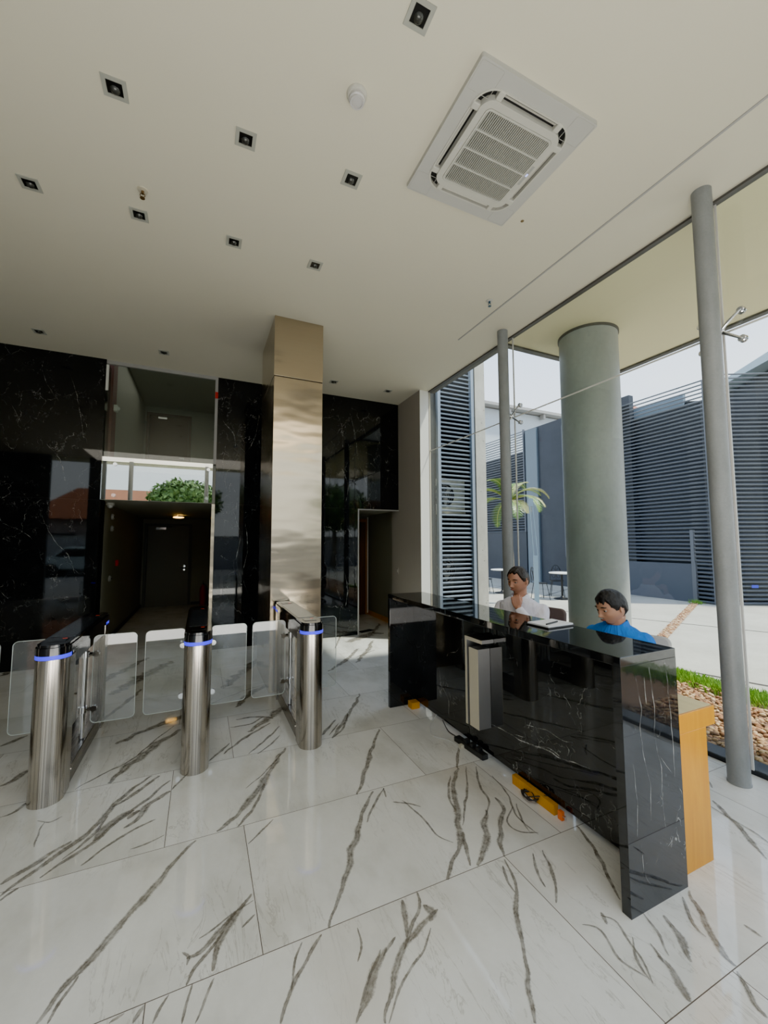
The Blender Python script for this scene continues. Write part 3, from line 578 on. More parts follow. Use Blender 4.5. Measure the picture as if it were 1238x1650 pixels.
for y in (-.1,-.03,.04): obj('plug',MB().box((-.02,y-.018,.04),(.02,y+.018,.066)),[M_dk],t,bevel=.004)
obj('body',B((-.05,.14,.001),(-.01,.17,.025)),[plain('cream_plug',(.62,.58,.45),.5)],thing('adapter_plug','small cream adapter plug on the floor beside the power strip','plug',(1.925,2.57,0)))
t=thing('orange_connector','small orange plug on the floor by the orange plinth','plug',(1.937,1.81,0))
obj('body',MB().box((-.012,-.016,.001),(.012,.016,.05)),[plain('orange_plastic',(.8,.16,.02),.4)],t,bevel=.004)
obj('pins',MB().cyl((-.005,-.016,.03),(-.005,-.03,.03),.003,6).cyl((.005,-.016,.03),(.005,-.03,.03),.003,6),[M_chrome],t)
obj('door_mat',MB().box((-.14,-.05,.0005),(.14,.05,.012)),[plain('black_rubber_mat',(.01,.01,.01),.9)],loc=(2.74,6.86,0),rz=.35,label='black strip mat at the sill of the side door',cat='mat')
# ------------------------------------------------------------------ ceiling equipment
def downlight():
    t=thing('downlight','x','downlight'); a=.062;b=.040
    o=[(-a,-a),(a,-a),(a,a),(-a,a)]; i=[(-b,-b),(b,-b),(b,b),(-b,b)]
    obj('frame',MB().ring(o,i,-.006,.0),[plain('grey_downlight_frame',(.36,.36,.31),.5)],t)
    c=.034
    mb=MB().ring(i,[(-b+.004,-b+.004),(b-.004,-b+.004),(b-.004,b-.004),(-b+.004,b-.004)],-.0055,-.0005)
    obj('baffle',B((-b,-b,-.0016),(b,b,-.0006)),[plain('black_baffle',(.006,.006,.006),.4)],t)
    obj('reflector',MB().lathe([(.026,0),(.02,-.010),(.008,-.016)],20,c=(0,.012,-.002)),[plain('lamp_lens',(.05,.05,.045),.25,.3)],t,smooth=True)
    return t
D0=downlight()
pos=[(.903,1.555,'near the top edge, beside the air conditioner'),(-.523,2.545,'leftmost of the second row'),(.185,2.545,'middle of the second row'),(.901,2.54,'right end of the second row'),(-1.2,3.52,'leftmost of the third row, by the frame edge'),(-.522,3.52,'beside the brass sprinkler'),(.181,3.52,'third of the third row'),(.892,3.52,'right end of the third row'),(-1.884,6.06,'far left, close above the dark wall'),(-.539,6.06,'above the mezzanine window'),(1.87,6.09,'just right of the steel clad column'),(2.835,6.09,'near the beige wall corner')]
for i,(x,y,l) in enumerate(pos):
    o=D0 if i==0 else copy_tree(D0); o.location=(x,y,H); tag(o,'square recessed downlight with grey frame, '+l,'downlight','recessed ceiling downlights')
t=thing('smoke_detector','round white smoke detector on the ceiling left of the air conditioner','detector',(.745,2.01,H))
obj('base',MB().lathe([(.058,0),(.058,-.012),(.052,-.022)],32),[M_plas],t,smooth=True)
obj('cage',MB().lathe([(.044,-.022),(.046,-.04),(.034,-.05),(.015,-.053)],32).ring([(math.cos(a*PI/16)*.04,math.sin(a*PI/16)*.04) for a in range(32)],[(math.cos(a*PI/16)*.032,math.sin(a*PI/16)*.032) for a in range(32)],-.056,-.046),[plain('grey_detector_plastic',(.52,.50,.48),.4)],t,smooth=True)
def sprinkler(x,y,col,l):
    t=thing('sprinkler',l,'sprinkler',(x,y,H))
    obj('escutcheon',MB().lathe([(.036,0),(.034,-.006),(.018,-.010)],24),[M_brass if col==0 else M_plas],t,smooth=True)
    mb=MB().cyl((0,0,0),(0,0,-.03),.010,12).tube([(-.012,0,-.028),(-.016,0,-.045),(0,0,-.062)],.0028,6).tube([(.012,0,-.028),(.016,0,-.045),(0,0,-.062)],.0028,6)
    b=obj('frame',mb,[plain('sprinkler_brass',(.22,.14,.07),.35,.8) if col==0 else plain('sprinkler_blue',(.03,.09,.14),.4,.3)],t,smooth=True)
    obj('deflector',MB().lathe([(.017,-.062),(.017,-.065)],16),[MC['sprinkler_brass'] if col==0 else MC['sprinkler_blue']],t,smooth=True)
sprinkler(-.466,3.25,0,'brass sprinkler head on the ceiling among the downlights'); sprinkler(2.743,3.30,1,'small dark blue sprinkler head by the ceiling groove')
# cassette air conditioner
t=thing('ceiling_air_conditioner','large square ceiling cassette air conditioner with slatted grille','air conditioner',(1.713,1.978,H))
O=rsq(.436,.436,.012,96); I=rsq(.352,.352,.13,96)
obj('outer_panel',MB().ring(O,I,-.030,0),[M_plas2],t,smooth=True,auto=30)
obj('inner_rim',MB().ring(rsq(.352,.352,.13,96),rsq(.342,.342,.12,96),-.034,-.004),[M_plas],t,smooth=True,auto=30)
obj('duct_cavity',MB().prism(rsq(.348,.348,.12,64),-.0075,-.0045),[plain('black_cavity',(.006,.006,.006),.7)],t)
inn=MB().ring(rsq(.300,.300,.075,96),rsq(.258,.258,.035,96),-.045,-.003)
obj('inner_panel',inn,[M_plas],t,smooth=True,auto=30)
g_=MB().ring(rsq(.256,.256,.034,96),rsq(.244,.244,.022,96),-.047,-.030)
n=36
for k in range(n):
    x=-.243+.486*(k+.5)/n; g_.box((x-.0022,-.243,-.043),(x+.0022,.243,-.032))
for y in (-.122,0,.122): g_.box((-.244,y-.004,-.047),(.244,y+.004,-.034))
gr=obj('grille',g_,[plain('grille_plastic',(.50,.49,.43),.5)],t)
obj('filter',B((-.246,-.246,-.022),(.246,.246,-.016)),[plain('grey_filter',(.035,.033,.028),.8)],gr)
for a in range(4):
    R=Matrix.Rotation(a*PI/2,4,'Z')
    v=MB().box((-.20,-.004,-.002),(.20,.008,.002),R@Matrix.Translation((0,.324,-.020))@Matrix.Rotation(.6 if a%2 else -.5,4,'X'))
    obj('air_vane',v,[M_plas],t)
    for s in (-1,1):
        obj('vane_bracket',MB().box((s*.222-.020,.298,-.040),(s*.222+.020,.350,-.004),R),[M_plas],t,bevel=.006)
    Rc=R@Matrix.Translation((.352,.352,0))
    obj('corner_cover',MB().ring(rsq(.075,.075,.012,32),rsq(.073,.073,.010,32),-.0312,-.029,Rc),[plain('panel_seam',(.42,.41,.37),.6)],t)
obj('display',MB().box((.262,-.08,-.0465),(.278,.07,-.045)),[plain('grey_display',(.36,.36,.33),.4)],t)
obj('indicator',MB().box((.264,-.02,-.0475),(.276,.0,-.0465)),[M_wled],t,label='tiny lit blue display')
obj('badge',B((-.285,-.02,-.0465),(-.27,.02,-.045)),[plain('badge_grey',(.55,.54,.52),.4)],t)
obj('ceiling_hole',MB().lathe([(.012,0),(.014,-.002),(.006,-.003)],12),[plain('rust_brown',(.16,.11,.04),.7)],loc=(2.285,2.328,H),label='tiny brown plug in the ceiling beside the air conditioner',cat='plug')
# ------------------------------------------------------------------ small wall and corridor items
t=thing('fire_alarm_button','small red fire alarm call point on the corridor left wall','alarm',(-1.35,8.36,1.25))
obj('housing',B((0,-.05,-.05),(.035,.05,.05)),[M_red],t,bevel=.005); obj('press_plate',B((.035,-.03,-.03),(.038,.03,.03)),[plain('alarm_plate',(.6,.05,.04),.4)],t)
t=thing('security_camera','white dome security camera under the mezzanine edge','camera',(-1.27,7.2,2.2))
obj('base',MB().lathe([(.055,0),(.055,-.03),(.045,-.04)],24),[M_plas],t,smooth=True); obj('dome',MB().sph((0,0,-.045),.040,18,12),[plain('white_dome',(.5,.5,.47),.2)],t,smooth=True)
for z,l in ((2.02,'upper'),(1.83,'middle'),(1.02,'lower')):
    t=thing('wall_sensor','round pale sensor on the corridor left wall, '+l+' of three','sensor',(-1.35,7.82,z)); R=Matrix.Rotation(PI/2,4,'Y')
    obj('housing',MB().lathe([(.05,0),(.05,.02),(.035,.035)],20,M=R),[M_plas if z>2 else M_trimg],t,smooth=True); obj('lens',MB().lathe([(.018,.035),(.012,.042)],14,M=R),[M_dk],t)
t=thing('ceiling_lamp','small warm lit lamp on the corridor ceiling','lamp',(-.535,9.9,2.2))
obj('bracket',MB().lathe([(.05,0),(.045,-.03)],20),[M_plas],t,smooth=True); obj('bulb',MB().sph((.06,0,-.05),(.11,.05,.018),16,8),[M_warm],t,smooth=True)
t=thing('fire_extinguisher','red fire extinguisher standing in the back right corner of the corridor','fire extinguisher',(.07,11.5,0))
obj('cylinder',MB().lathe([(.07,0),(.078,.015),(.078,.40),(.06,.47),(.025,.50),(.022,.53)],24),[M_red],t,smooth=True)
obj('valve',MB().box((-.015,-.05,.53),(.015,.05,.56)).tube([(0,-.05,.58),(0,.08,.60)],.008,6),[M_dk],t); obj('hose',MB().tube([(0,-.03,.54),(.07,-.06,.5),(.095,-.05,.3),(.09,-.03,.12)],.011,8),[M_dk],t,smooth=True)
t=thing('wall_switch','white switch plate on the beige wall above the counter end','switch',(3.31,6.70,1.07))
obj('plate',B((-.008,-.035,-.06),(0,.035,.06)),[M_beige],t,bevel=.002); obj('rocker',B((-.012,-.012,-.025),(-.008,.012,.025)),[M_plas],t)
t=thing('ceiling_sensor','small round sensor on the upper room ceiling','sensor',(-.45,7.9,5.1))
obj('base',MB().lathe([(.07,0),(.06,-.03)],20),[M_plas],t,smooth=True); obj('lens',MB().sph((0,0,-.03),.03,12,8),[M_plas],t,smooth=True)
t=thing('wall_bell','small white alarm sounder on the red pier above the mezzanine glass','alarm',(-1.26,7.08,3.62))
obj('housing',B((0,-.04,-.05),(.05,.04,.05)),[M_plas],t,bevel=.008); obj('lens',MB().sph((.05,0,0),.03,12,8),[M_plas],t,smooth=True)
obj('red_alarm_tab',B((-.02,-.008,-.05),(.02,.008,.05)),[M_red],loc=(.15,6.63,3.88),label='small red tab on the right rim of the mezzanine window',cat='alarm')
# ------------------------------------------------------------------ outdoors
def ground():
    mb=MB(); z=-.012
    mb.add([(-60,-60,z-.02),(60,-60,z-.02),(60,60,z-.02),(-60,60,z-.02)],[(0,1,2,3)])
    struct('ground',mb,[concrete('street_asphalt',(.20,.20,.20),(.27,.265,.26),2,.9,.2)])
    mb=MB(); mb.add([(5.30,-12,z),(26,-12,z),(26,30,z),(3.52,30,z),(3.52,6,z),(5.30,6,z)],[(0,1,2,3,4,5)])
    mb.cur=1
    def strip(a,b,w,zz=z+.004):
        a,b=Vector((*a,0)),Vector((*b,0)); d=(b-a).normalized(); n=Vector((-d.y,d.x,0))*w/2
        mb.add([a-n+Vector((0,0,zz)),b-n+Vector((0,0,zz)),b+n+Vector((0,0,zz)),a+n+Vector((0,0,zz))],[(0,1,2,3)])
    u=Vector((.427,-.904)); v=Vector((.904,.427))
    def at(p,d,s): return (p[0]+d.x*s,p[1]+d.y*s)
    P=(8.275,5.728); strip(at(P,u,-6),at(P,u,9),.03)
    P=(11.0,9.5); strip(at(P,u,-7),at(P,u,3.2),.03)
    P=(5.9,3.05); strip(at((5.80,2.44),(Vector((.35,-.937))),-2.6),at((5.80,2.44),Vector((.35,-.937)),6),.045)
    P=(9.2,9.0); strip(at(P,v,-5),at(P,v,3),.03)
    P=(8.6,11.0); strip(at(P,v,-5),at(P,v,3.6),.025)
    mb.cur=2; strip((5.72,3.78),(11.72,6.33),.17,z+.008)
    struct('ground_patio',mb,[M_conc,plain('dark_joint',(.06,.05,.045),.9),plain('pebble_strip_base',(.36,.24,.16),.9,0,.4,60,.5)])
    struct('ground_bed',MB().add([(3.6,-6,-.02),(5.32,-6,-.02),(5.32,6,-.02),(3.6,6,-.02)],[(0,1,2,3)]),[plain('soil',(.16,.09,.05),.95,0,.3,20)])
ground()
def pebbles():
    protos=[]
    r=random.Random(3)
    for k in range(6):
        bm=bmesh.new(); bmesh.ops.create_icosphere(bm,subdivisions=1 if k%2 else 2,radius=1)
        for v in bm.verts: v.co*=1+.35*noise.noise(v.co*1.1+Vector((k*5,0,0)))
        protos.append(([v.co.copy() for v in bm.verts],[tuple(x.index for x in f.verts) for f in bm.faces])); bm.free()
    mb=MB(); n=0
    for i in range(11000):
        x=r.uniform(3.69,5.05); y=r.uniform(-.2,4.6)
        if math.hypot(x-4.36,y-3.4)<.37: continue
        if x>4.9+.12*math.sin(y*2)+.08*y-.15: 
            if r.random()<.8: continue
        s=r.uniform(.012,.024); lay=r.choice((0,0,1))
        vs,fs=protos[i%6]; R=Matrix.Rotation(r.uniform(0,6.3),3,'Z')@Matrix.Rotation(r.uniform(-.6,.6),3,'X')
        mb.cur=r.choice((0,0,1,1,2,3))
        mb.add([R@Vector((p.x*s*1.35,p.y*s,p.z*s*.7))+Vector((x,y,.0+lay*.022)) for p in vs],fs)
    obj('pebble_bed',mb,[plain('pebble_tan',(.42,.25,.12),.8,0,.25,20),plain('pebble_rust',(.30,.14,.06),.8,0,.25,20),plain('pebble_cream',(.55,.38,.22),.8,0,.2,20),plain('pebble_brown',(.17,.09,.05),.8,0,.25,20)],smooth=True,auto=80,label='bed of tan and rust coloured pebbles between the glass front and the grass',cat='pebbles',kind='stuff')
    mb=MB()
    for i in range(520):
        t=r.random(); o=r.uniform(-.07,.07); s=r.uniform(.012,.026); vs,fs=protos[i%6]; mb.cur=r.choice((0,1,2))
        x,y=5.72+6.0*t,3.78+2.55*t; x+=-.39*o; y+=.92*o
        mb.add([Vector((p.x*s,p.y*s,p.z*s*.6))+Vector((x,y,.0)) for p in vs],fs)
    obj('pebble_strip',mb,[MC['pebble_tan'],MC['pebble_rust'],MC['pebble_cream']],smooth=True,auto=80,label='narrow drainage strip of rust coloured pebbles across the pale paving',cat='pebbles',kind='stuff')
pebbles()
def grass():
    r=random.Random(9); mb=MB()
    for i in range(26000):
        y=r.uniform(-1,5.4); x0=4.86+.05*y; x=r.gauss(x0+.27,.13)
        if x>5.36+.01*math.sin(y*9): continue
        if x<x0-.1: continue
        h=r.uniform(.03,.085); a=r.uniform(0,6.3); w=.0035; b=r.uniform(.01,.04)
        dx,dy=math.cos(a),math.sin(a); mb.cur=r.choice((0,0,1))
        mb.add([(x-dy*w,y+dx*w,-.02),(x+dy*w,y-dx*w,-.02),(x+dx*b*.4+dy*w*.7,y+dy*b*.4-dx*w*.7,h*.6),(x+dx*b,y+dy*b,h)],[(0,1,2),(0,2,3)])
    obj('grass_strip',mb,[plain('bright_grass',(.30,.50,.03),.7,0,.2,9),plain('grass',(.16,.34,.02),.7,0,.2,9)],label='strip of bright green grass along the pale paving',cat='grass',kind='stuff')
    mb=MB()
    for i in range(160):
        x=11.72+r.gauss(0,.07); y=6.30+r.gauss(0,.07); h=r.uniform(.04,.12); a=r.uniform(0,6.3); w=.006
        mb.add([(x-math.sin(a)*w,y+math.cos(a)*w,-.02),(x+math.sin(a)*w,y-math.cos(a)*w,-.02),(x+math.cos(a)*h*.5,y+math.sin(a)*h*.5,h)],[(0,1,2)])
    obj('grass_tuft',mb,[MC['grass']],label='tiny tuft of grass at the foot of the louvered wall corner',cat='grass',kind='stuff')
grass()
# big round column
t=thing('round_column','thick round smooth concrete column outside the glass, under the canopy','column',(4.36,3.40,0))
obj('shaft',MB().lathe([(.333,-.02),(.333,H)],96),[M_col],t,smooth=True)
obj('top_collar',MB().lathe([(.345,H-.035),(.345,H-.002)],96),[M_trim],t,smooth=True)
# louvered tower with condenser
def screen(name,label,p0,p1,z0,z1,pitch,sh,mat,depth=.04,frame=.06,posts=(),skip=None,group=None,fm=None):
    """horizontal slats between two plan points"""
    a,b=Vector((*p0,0)),Vector((*p1,0)); L=(b-a).length; ang=math.atan2(b.y-a.y,b.x-a.x)
    t=thing(name,label,'louver screen',(a.x,a.y,z0),ang,group)
    mb=MB(); z=sh; R=Matrix.Rotation(.5,4,'X')
    while z<z1-z0:
        mb.box((0,-depth*.5,-sh/2),(L,depth*.5,sh/2),Matrix.Translation((0,0,z))@R); z+=pitch
    obj('slats',mb,[mat],t)
    fb=MB()
    for x in (0,L): fb.box((x-frame/2,-.05,0),(x+frame/2,.03,z1-z0))
    obj('frame',fb,[fm or mat],t)
    for x,h0,h1 in posts: obj('mullion',B((x-.03,-.06,h0),(x+.03,.02,h1)),[fm or mat],t)
    return t
t=screen('louver_screen','tall narrow blue-grey louver screen beyond the glass, beside the raw concrete pier',(3.96,6.30),(4.72,6.30),0,5.3,.083,.024,M_slat,.035,.06)
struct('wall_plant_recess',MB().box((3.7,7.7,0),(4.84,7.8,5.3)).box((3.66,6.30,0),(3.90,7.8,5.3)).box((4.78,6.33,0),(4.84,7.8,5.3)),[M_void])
for z,l in ((2.20,'white condenser unit behind the narrow louver screen, topmost'),(.75,'grey condenser unit low behind the narrow louver screen')):
    t=thing('condenser_unit',l,'condenser',(4.38,6.62,z))
    obj('casing',MB().ring(rsq(.42,.31,.02,48),rsq(.415,.305,.02,48),-.0,.30,Matrix.Translation((0,.0,.31))@Matrix.Rotation(-PI/2,4,'X')).box((-.41,.02,.01),(.41,.30,.61)),[plain('cream_casing',(.85,.82,.70),.5) if z>2 else plain('grey_casing',(.10,.105,.11),.5)],t)
    R=Matrix.Translation((-.10,.0,.31))@Matrix.Rotation(PI/2,4,'X')
    obj('fan_opening',MB().lathe([(.24,-.018),(.24,-.012)],40,M=R),[M_void],t)
    mb=MB()
    for q in (.235,.19,.145,.10,.05): mb.ring([(math.cos(k*PI/20)*q,math.sin(k*PI/20)*q) for k in range(40)],[(math.cos(k*PI/20)*(q-.006),math.sin(k*PI/20)*(q-.006)) for k in range(40)],.002,.008,R)
    for k in range(8): mb.box((0,-.003,.002),(.24,.003,.006),R@Matrix.Rotation(k*PI/4,4,'Z'))
    obj('fan_guard',mb,[M_trimg],t)
    obj('fan_blades',MB().prism([(0,0),(.1,.03),(.19,.13),(.08,.12)],-.010,-.006,R).prism([(0,0),(-.08,.07),(-.21,.1),(-.13,-.02)],-.010,-.006,R).prism([(0,0),(-.02,-.1),(.04,-.22),(.1,-.1)],-.010,-.006,R),[M_trimg],t)
    if z>2: obj('support_rail',MB().box((-.45,.0,-.05),(.45,.04,0)).box((-.45,.26,-.05),(.45,.30,0)),[plain('cream_rail',(.6,.55,.42),.5)],t)
t=thing('concrete_pier','raw board-marked concrete pier between the louver screen and the courtyard','pier',(5.0,6.65,0))
obj('shaft',B((-.14,-.25,-.02),(.14,.25,5.6)),[M_rawc],t,bevel=.006)
# far boundary wall with louvers
XW=11.95
struct('wall_boundary',MB().box((XW+.05,8.0,-.02),(XW+.25,12.45,6.15)).box((XW+.30,6.2,-.02),(XW+.45,20,5.4)).box((XW,12.45,-.02),(XW+.25,20,2.0)),[M_navy])
struct('trim_boundary_base',B((XW-.02,6.45,-.02),(XW+.02,9.2,1.0)),[plain('slate_blue_panel',(.055,.07,.10),.5,0,.08,1.5)])
struct('trim_pillar_reflection',B((XW-.03,11.75,-.02),(XW+.05,12.35,6.1)),[plain('pillar_reflection_tint',(.13,.17,.21),.5,0,.1,1)])  # raised pale strip stands in for a pillar's reflection on the wall
screen('louver_screen','wide dark slatted screen right of the round column, above the blue base panel',(XW,10.5),(XW,5.95),1.06,5.85,.108,.034,M_slat2,.05,.04)
screen('louver_screen','dark slatted screen at far left of the courtyard, behind the palm',(XW,20),(XW,12.45),2.0,6.2,.108,.034,M_slat2,.05,.05)
g2=screen('louver_screen','dark slatted screen at the right edge, behind the nearest post',(XW+.03,5.90),(XW+5.0,3.30),0,6.0,.108,.034,M_slat2,.05,.04)
obj('blue_label',B((.74,-.075,.43),(.90,-.07,.50)),[plain('blue_label_paint',(.03,.05,.6),.4)],g2)
screen('louver_screen','low slatted gate leaf at the foot of the boundary wall corner',(XW,6.38),(XW,5.95),0,1.06,.108,.034,M_slat2,.05,.04)
struct('trim_gate_post',B((XW-.04,6.38,-.02),(XW+.04,6.46,1.9)),[M_slat2])
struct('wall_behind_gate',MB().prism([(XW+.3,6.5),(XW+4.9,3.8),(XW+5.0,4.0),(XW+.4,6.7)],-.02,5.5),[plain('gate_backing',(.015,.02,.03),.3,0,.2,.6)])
struct('wall_behind_gate_fascia',MB().prism([(XW+.28,9.8),(XW+.28,6.6),(XW+.4,6.6),(XW+.4,9.8)],5.4,5.75),[plain('pale_blue_fascia',(.22,.30,.38),.5,0,.1,1)])
# buildings beyond
t=thing('warehouse','pale grey-blue warehouse with a thin dark eave beyond the boundary wall','building',(21,22,0))
obj('wall',B((-8,0,-.02),(9,6,10.9)),[plain('pale_warehouse_wall',(.52,.58,.62),.7,0,.1,.4)],t)
rf=obj('roof',MB().box((-8.4,-.6,10.95),(9.4,6.4,11.15)),[M_trimg],t)
mb=MB()
for x in (-1.5,1.7,5.2): mb.box((x-.08,-.5,10.6),(x+.08,-.1,10.95))
obj('eave_bracket',mb,[M_trimg],t)
t=thing('tiled_house','small red tiled house top just right of the round column','building',(19.5,12.6,0))
obj('wall',B((-1.2,.3,-.02),(2,4.2,7.9)),[plain('brick_red_wall',(.30,.12,.09),.8,0,.3,6)],t)
obj('roof',MB().add([(-1.5,.1,7.9),(2.3,.1,7.9),(2.3,4.5,7.9),(-1.5,4.5,7.9),(.4,.9,8.9),(.4,3.6,8.9)],[(0,1,4),(1,2,5,4),(2,3,5),(3,0,4,5),(0,3,2,1)]),[plain('red_roof_tile',(.38,.13,.08),.8,0,.3,10)],t)
t=thing('metal_roof_building','building with a pale blue sloping eave above the right louver screen','building',(15.5,6.2,0))
obj('roof_fascia',MB().add([(-.6,1.1,6.52),(-.6,-2.8,8.0),(-.6,-2.8,7.55),(-.6,1.1,6.40),(6,1.1,6.52),(6,-2.8,8.0),(6,-2.8,7.55),(6,1.1,6.40)],[(0,1,2,3),(4,7,6,5),(0,4,5,1),(3,2,6,7),(0,3,7,4),(1,5,6,2)]),[plain('pale_blue_metal',(.42,.52,.58),.5,0,.06,2)],t)
obj('wall',MB().add([(.0,.9,-.02),(.0,-2.8,-.02),(.0,-2.8,7.54),(.0,.9,6.38),(6,.9,-.02),(6,-2.8,-.02),(6,-2.8,7.54),(6,.9,6.38)],[(0,1,2,3),(4,7,6,5),(0,4,5,1),(3,2,6,7),(0,3,7,4),(1,5,6,2)]),[plain('dark_building_wall',(.05,.055,.065),.7)],t)
# palm
def frond(root,h0,az,elev,L,mat,seed,droop=1.0):
    r=random.Random(seed); mb=MB(); P=[]; p=Vector((0,0,h0)); e=elev; n=16
    for k in range(n+1):
        P.append(p.copy()); d=Vector((math.cos(az)*math.cos(e),math.sin(az)*math.cos(e),math.sin(e))); p=p+d*L/n; e-=droop*(.05+.09*k/n)*1.6
    mb.tube(P,[.014*(1-.8*k/n)+.003 for k in range(n+1)],6)
    mb.cur=1
    for k in range(2,n+1):
        for j in range(3):
            q=P[k]*(1-j/3)+P[max(k-1,0)]*(j/3) if k>0 else P[k]
            d=(P[k]-P[k-1]).normalized(); side=d.cross(Vector((0,0,1))).normalized(); up=side.cross(d)
            for s in (-1,1):
                l=.27*math.sin(PI*min(1,(k-j/3)/n*.92+.08))**.6*r.uniform(.8,1.1)
                v=(side*s*.8+d*.55+up*.15).normalized(); tip=q+v*l+Vector((0,0,-l*.22)); mid=q+v*l*.5+Vector((0,0,-l*.02)); w=d*.009
                mb.add([q-w,q+w,mid+w,mid-w,tip],[(0,1,2,3),(3,2,4)])
    obj('frond',mb,[M_frs,mat],root)
M_frs=plain('frond_stem',(.42,.45,.12),.5); M_fr=plain('palm_leaf',(.13,.24,.03),.45,0,.5,6); M_fr2=plain('palm_leaf_dry',(.42,.40,.16),.55,0,.3,6)
t=thing('palm_tree','small bright green palm behind the rear steel post','palm tree',(7.43,8.35,.3))
obj('trunk',MB().tube([(0,0,-.32),(.03,0,.8),(.0,.02,1.6),(0,0,2.35)],[.10,.08,.07,.085],14),[plain('palm_trunk',(.22,.18,.12),.9,0,.3,14,.5)],t,smooth=True)
for k in range(17):
    az=k*2.399; el=(1.25,.9,.5,.15)[k%4]
    frond(t,2.35,az,el,.95+.15*((k*7)%3),M_fr if k%5 else M_fr2,k,.62+.15*(k%3))
# leaning lamp post
t=thing('courtyard_post','slim pale blue-grey post with an open slotted top, leaning in front of the dark wall','post',(7.02,7.05,-.02),rz=-.42)
R=Matrix.Rotation(-.055,4,'Y')
obj('lower_panel',B((-.05,-.02,0),(.05,.02,1.30),),[plain('pale_blue_metal_post',(.20,.28,.36),.4,0,.08,3)],t)
obj('side_rail',MB().tube([(-.045,0,1.30),(-.11,0,2.46)],.012,8),[MC['pale_blue_metal_post']],t); obj('side_rail',MB().tube([(.045,0,1.30),(-.04,0,2.46)],.012,8),[MC['pale_blue_metal_post']],t)
obj('head_plate',B((-.125,-.02,2.44),(-.025,.02,2.62)),[MC['pale_blue_metal_post']],t)
# cafe tables and chairs
def cafe_table(x,y,l):
    t=thing('cafe_table',l,'table',(x,y,-.012),group='outdoor cafe tables')
    obj('tabletop',MB().lathe([(.33,.715),(.34,.725),(.34,.74),(.33,.745)],48),[plain('white_tabletop',(.80,.80,.78),.4)],t,smooth=True)
    obj('pedestal',MB().lathe([(.24,0),(.23,.02),(.07,.045),(.03,.09),(.028,.69),(.09,.712)],24),[M_iron],t,smooth=True)
def cafe_chair(x,y,rz,l):
    t=thing('cafe_chair',l,'chair',(x,y,-.012),rz,group='wrought iron cafe chairs')
    obj('seat',MB().lathe([(.19,.44),(.20,.45),(.20,.458),(.18,.462)],32),[M_iron],t,smooth=True)
    for sx,sy in ((1,1),(1,-1),(-1,1),(-1,-1)): obj('leg',MB().tube([(sx*.13,sy*.13,.44),(sx*.16,sy*.16,.22),(sx*.19,sy*.19,0)],.0095,8),[M_iron],t,smooth=True)
    P=[(-.17,.17*math.cos(PI*k/16),.45+.45*math.sin(PI*k/16)) for k in range(17)]
    mb=MB().tube([(a-.12*(c-.45),b,c) for a,b,c in P],.010,8)
    for s in (-1,1):
        Q=[(-.17-.12*(.22+.14*math.sin(2*PI*k/14)),s*.068+.055*math.cos(2*PI*k/14),.66+.15*math.sin(2*PI*k/14)) for k in range(15)]
        mb.tube(Q,.007,6)
    mb.tube([(-.17,0,.45),(-.225,0,.88)],.007,6)
    obj('backrest',mb,[M_iron],t,smooth=True)
cafe_table(9.30,8.38,'round white cafe table left of the round column'); cafe_table(8.68,10.15,'round white cafe table left of the rear steel post')
cafe_chair(8.72,8.62,-.35,'black wrought iron chair left of the table near the round column')
cafe_chair(8.20,10.35,-.35,'black wrought iron chair beside the farther cafe table')
cafe_chair(9.72,8.95,-2.3,'black wrought iron chair behind the table near the round column')
# street behind the viewer, mirrored in stone and steel
t=thing('street_house','low house with a red tiled roof across the street, mirrored in the wall','building',(-4.5,-17,0))
obj('wall',B((-5,-5,-.03),(4.5,-1,3.2)),[plain('house_wall',(.45,.38,.34),.8,0,.1,1)],t)
obj('roof',MB().add([(-5.6,-.4,3.1),(5.1,-.4,3.1),(5.1,-4.8,3.1),(-5.6,-4.8,3.1),(-3,-2,5.2),(2.6,-2,5.2)],[(0,1,5,4),(1,2,5),(2,3,4,5),(3,0,4),(0,3,2,1)]),[plain('clay_roof_tiles',(.50,.20,.10),.8,0,.35,14,.5)],t)
for x in (-3.4,-.6,2.3):
    w_=obj('window',B((x-.6,-1.,1.0),(x+.6,-.97,2.2)),[M_dk],t)
t=thing('garden_wall','long pale grey street wall, mirrored in the dark marble','wall',(0,-13.2,0))
obj('masonry',B((-14,-.1,-.03),(14,.1,1.9)),[plain('street_wall_render',(.42,.41,.40),.8,0,.1,1)],t); obj('coping',B((-14,-.14,1.9),(14,.14,1.98)),[M_rawc],t)
def tree(x,y,h,rad,l,seed):
    t=thing('street_tree',l,'tree',(x,y,-.03)); r=random.Random(seed); mb=MB()
    obj('trunk',MB().tube([(0,0,0),(.1,0,h*.3),(0,.1,h*.6)],[.2,.15,.1],10),[MC['palm_trunk']],t,smooth=True)
    for i in range(4500):
        v=Vector((r.gauss(0,1),r.gauss(0,1),r.gauss(0,1))).normalized()*rad*r.uniform(.6,1)*(1+.25*noise.noise(Vector((i*.01,seed,0)))); c=Vector((v.x*1.25,v.y,v.z*.8+h*.68))
        a=Vector((r.gauss(0,1),r.gauss(0,1),r.gauss(0,1))).normalized()*.17; b=a.cross(v).normalized()*.09
        mb.cur=i%2; mb.add([c-a,c+b,c+a,c-b],[(0,1,2,3)])
    obj('crown',mb,[plain('tree_leaf',(.10,.20,.04),.6,0,.3,3),plain('tree_leaf_light',(.17,.28,.06),.6,0,.3,3)],t)
tree(-1.0,-14.9,6.2,1.7,'rounded green tree across the street, mirrored in the mezzanine glass',2)
tree(7.5,-11,5.5,1.9,'green tree beyond the right side of the street, mirrored in the right marble wall',4)
t=thing('parked_car','pale car parked along the street wall, mirrored in the dark marble','car',(-5.2,-11.6,-.03))
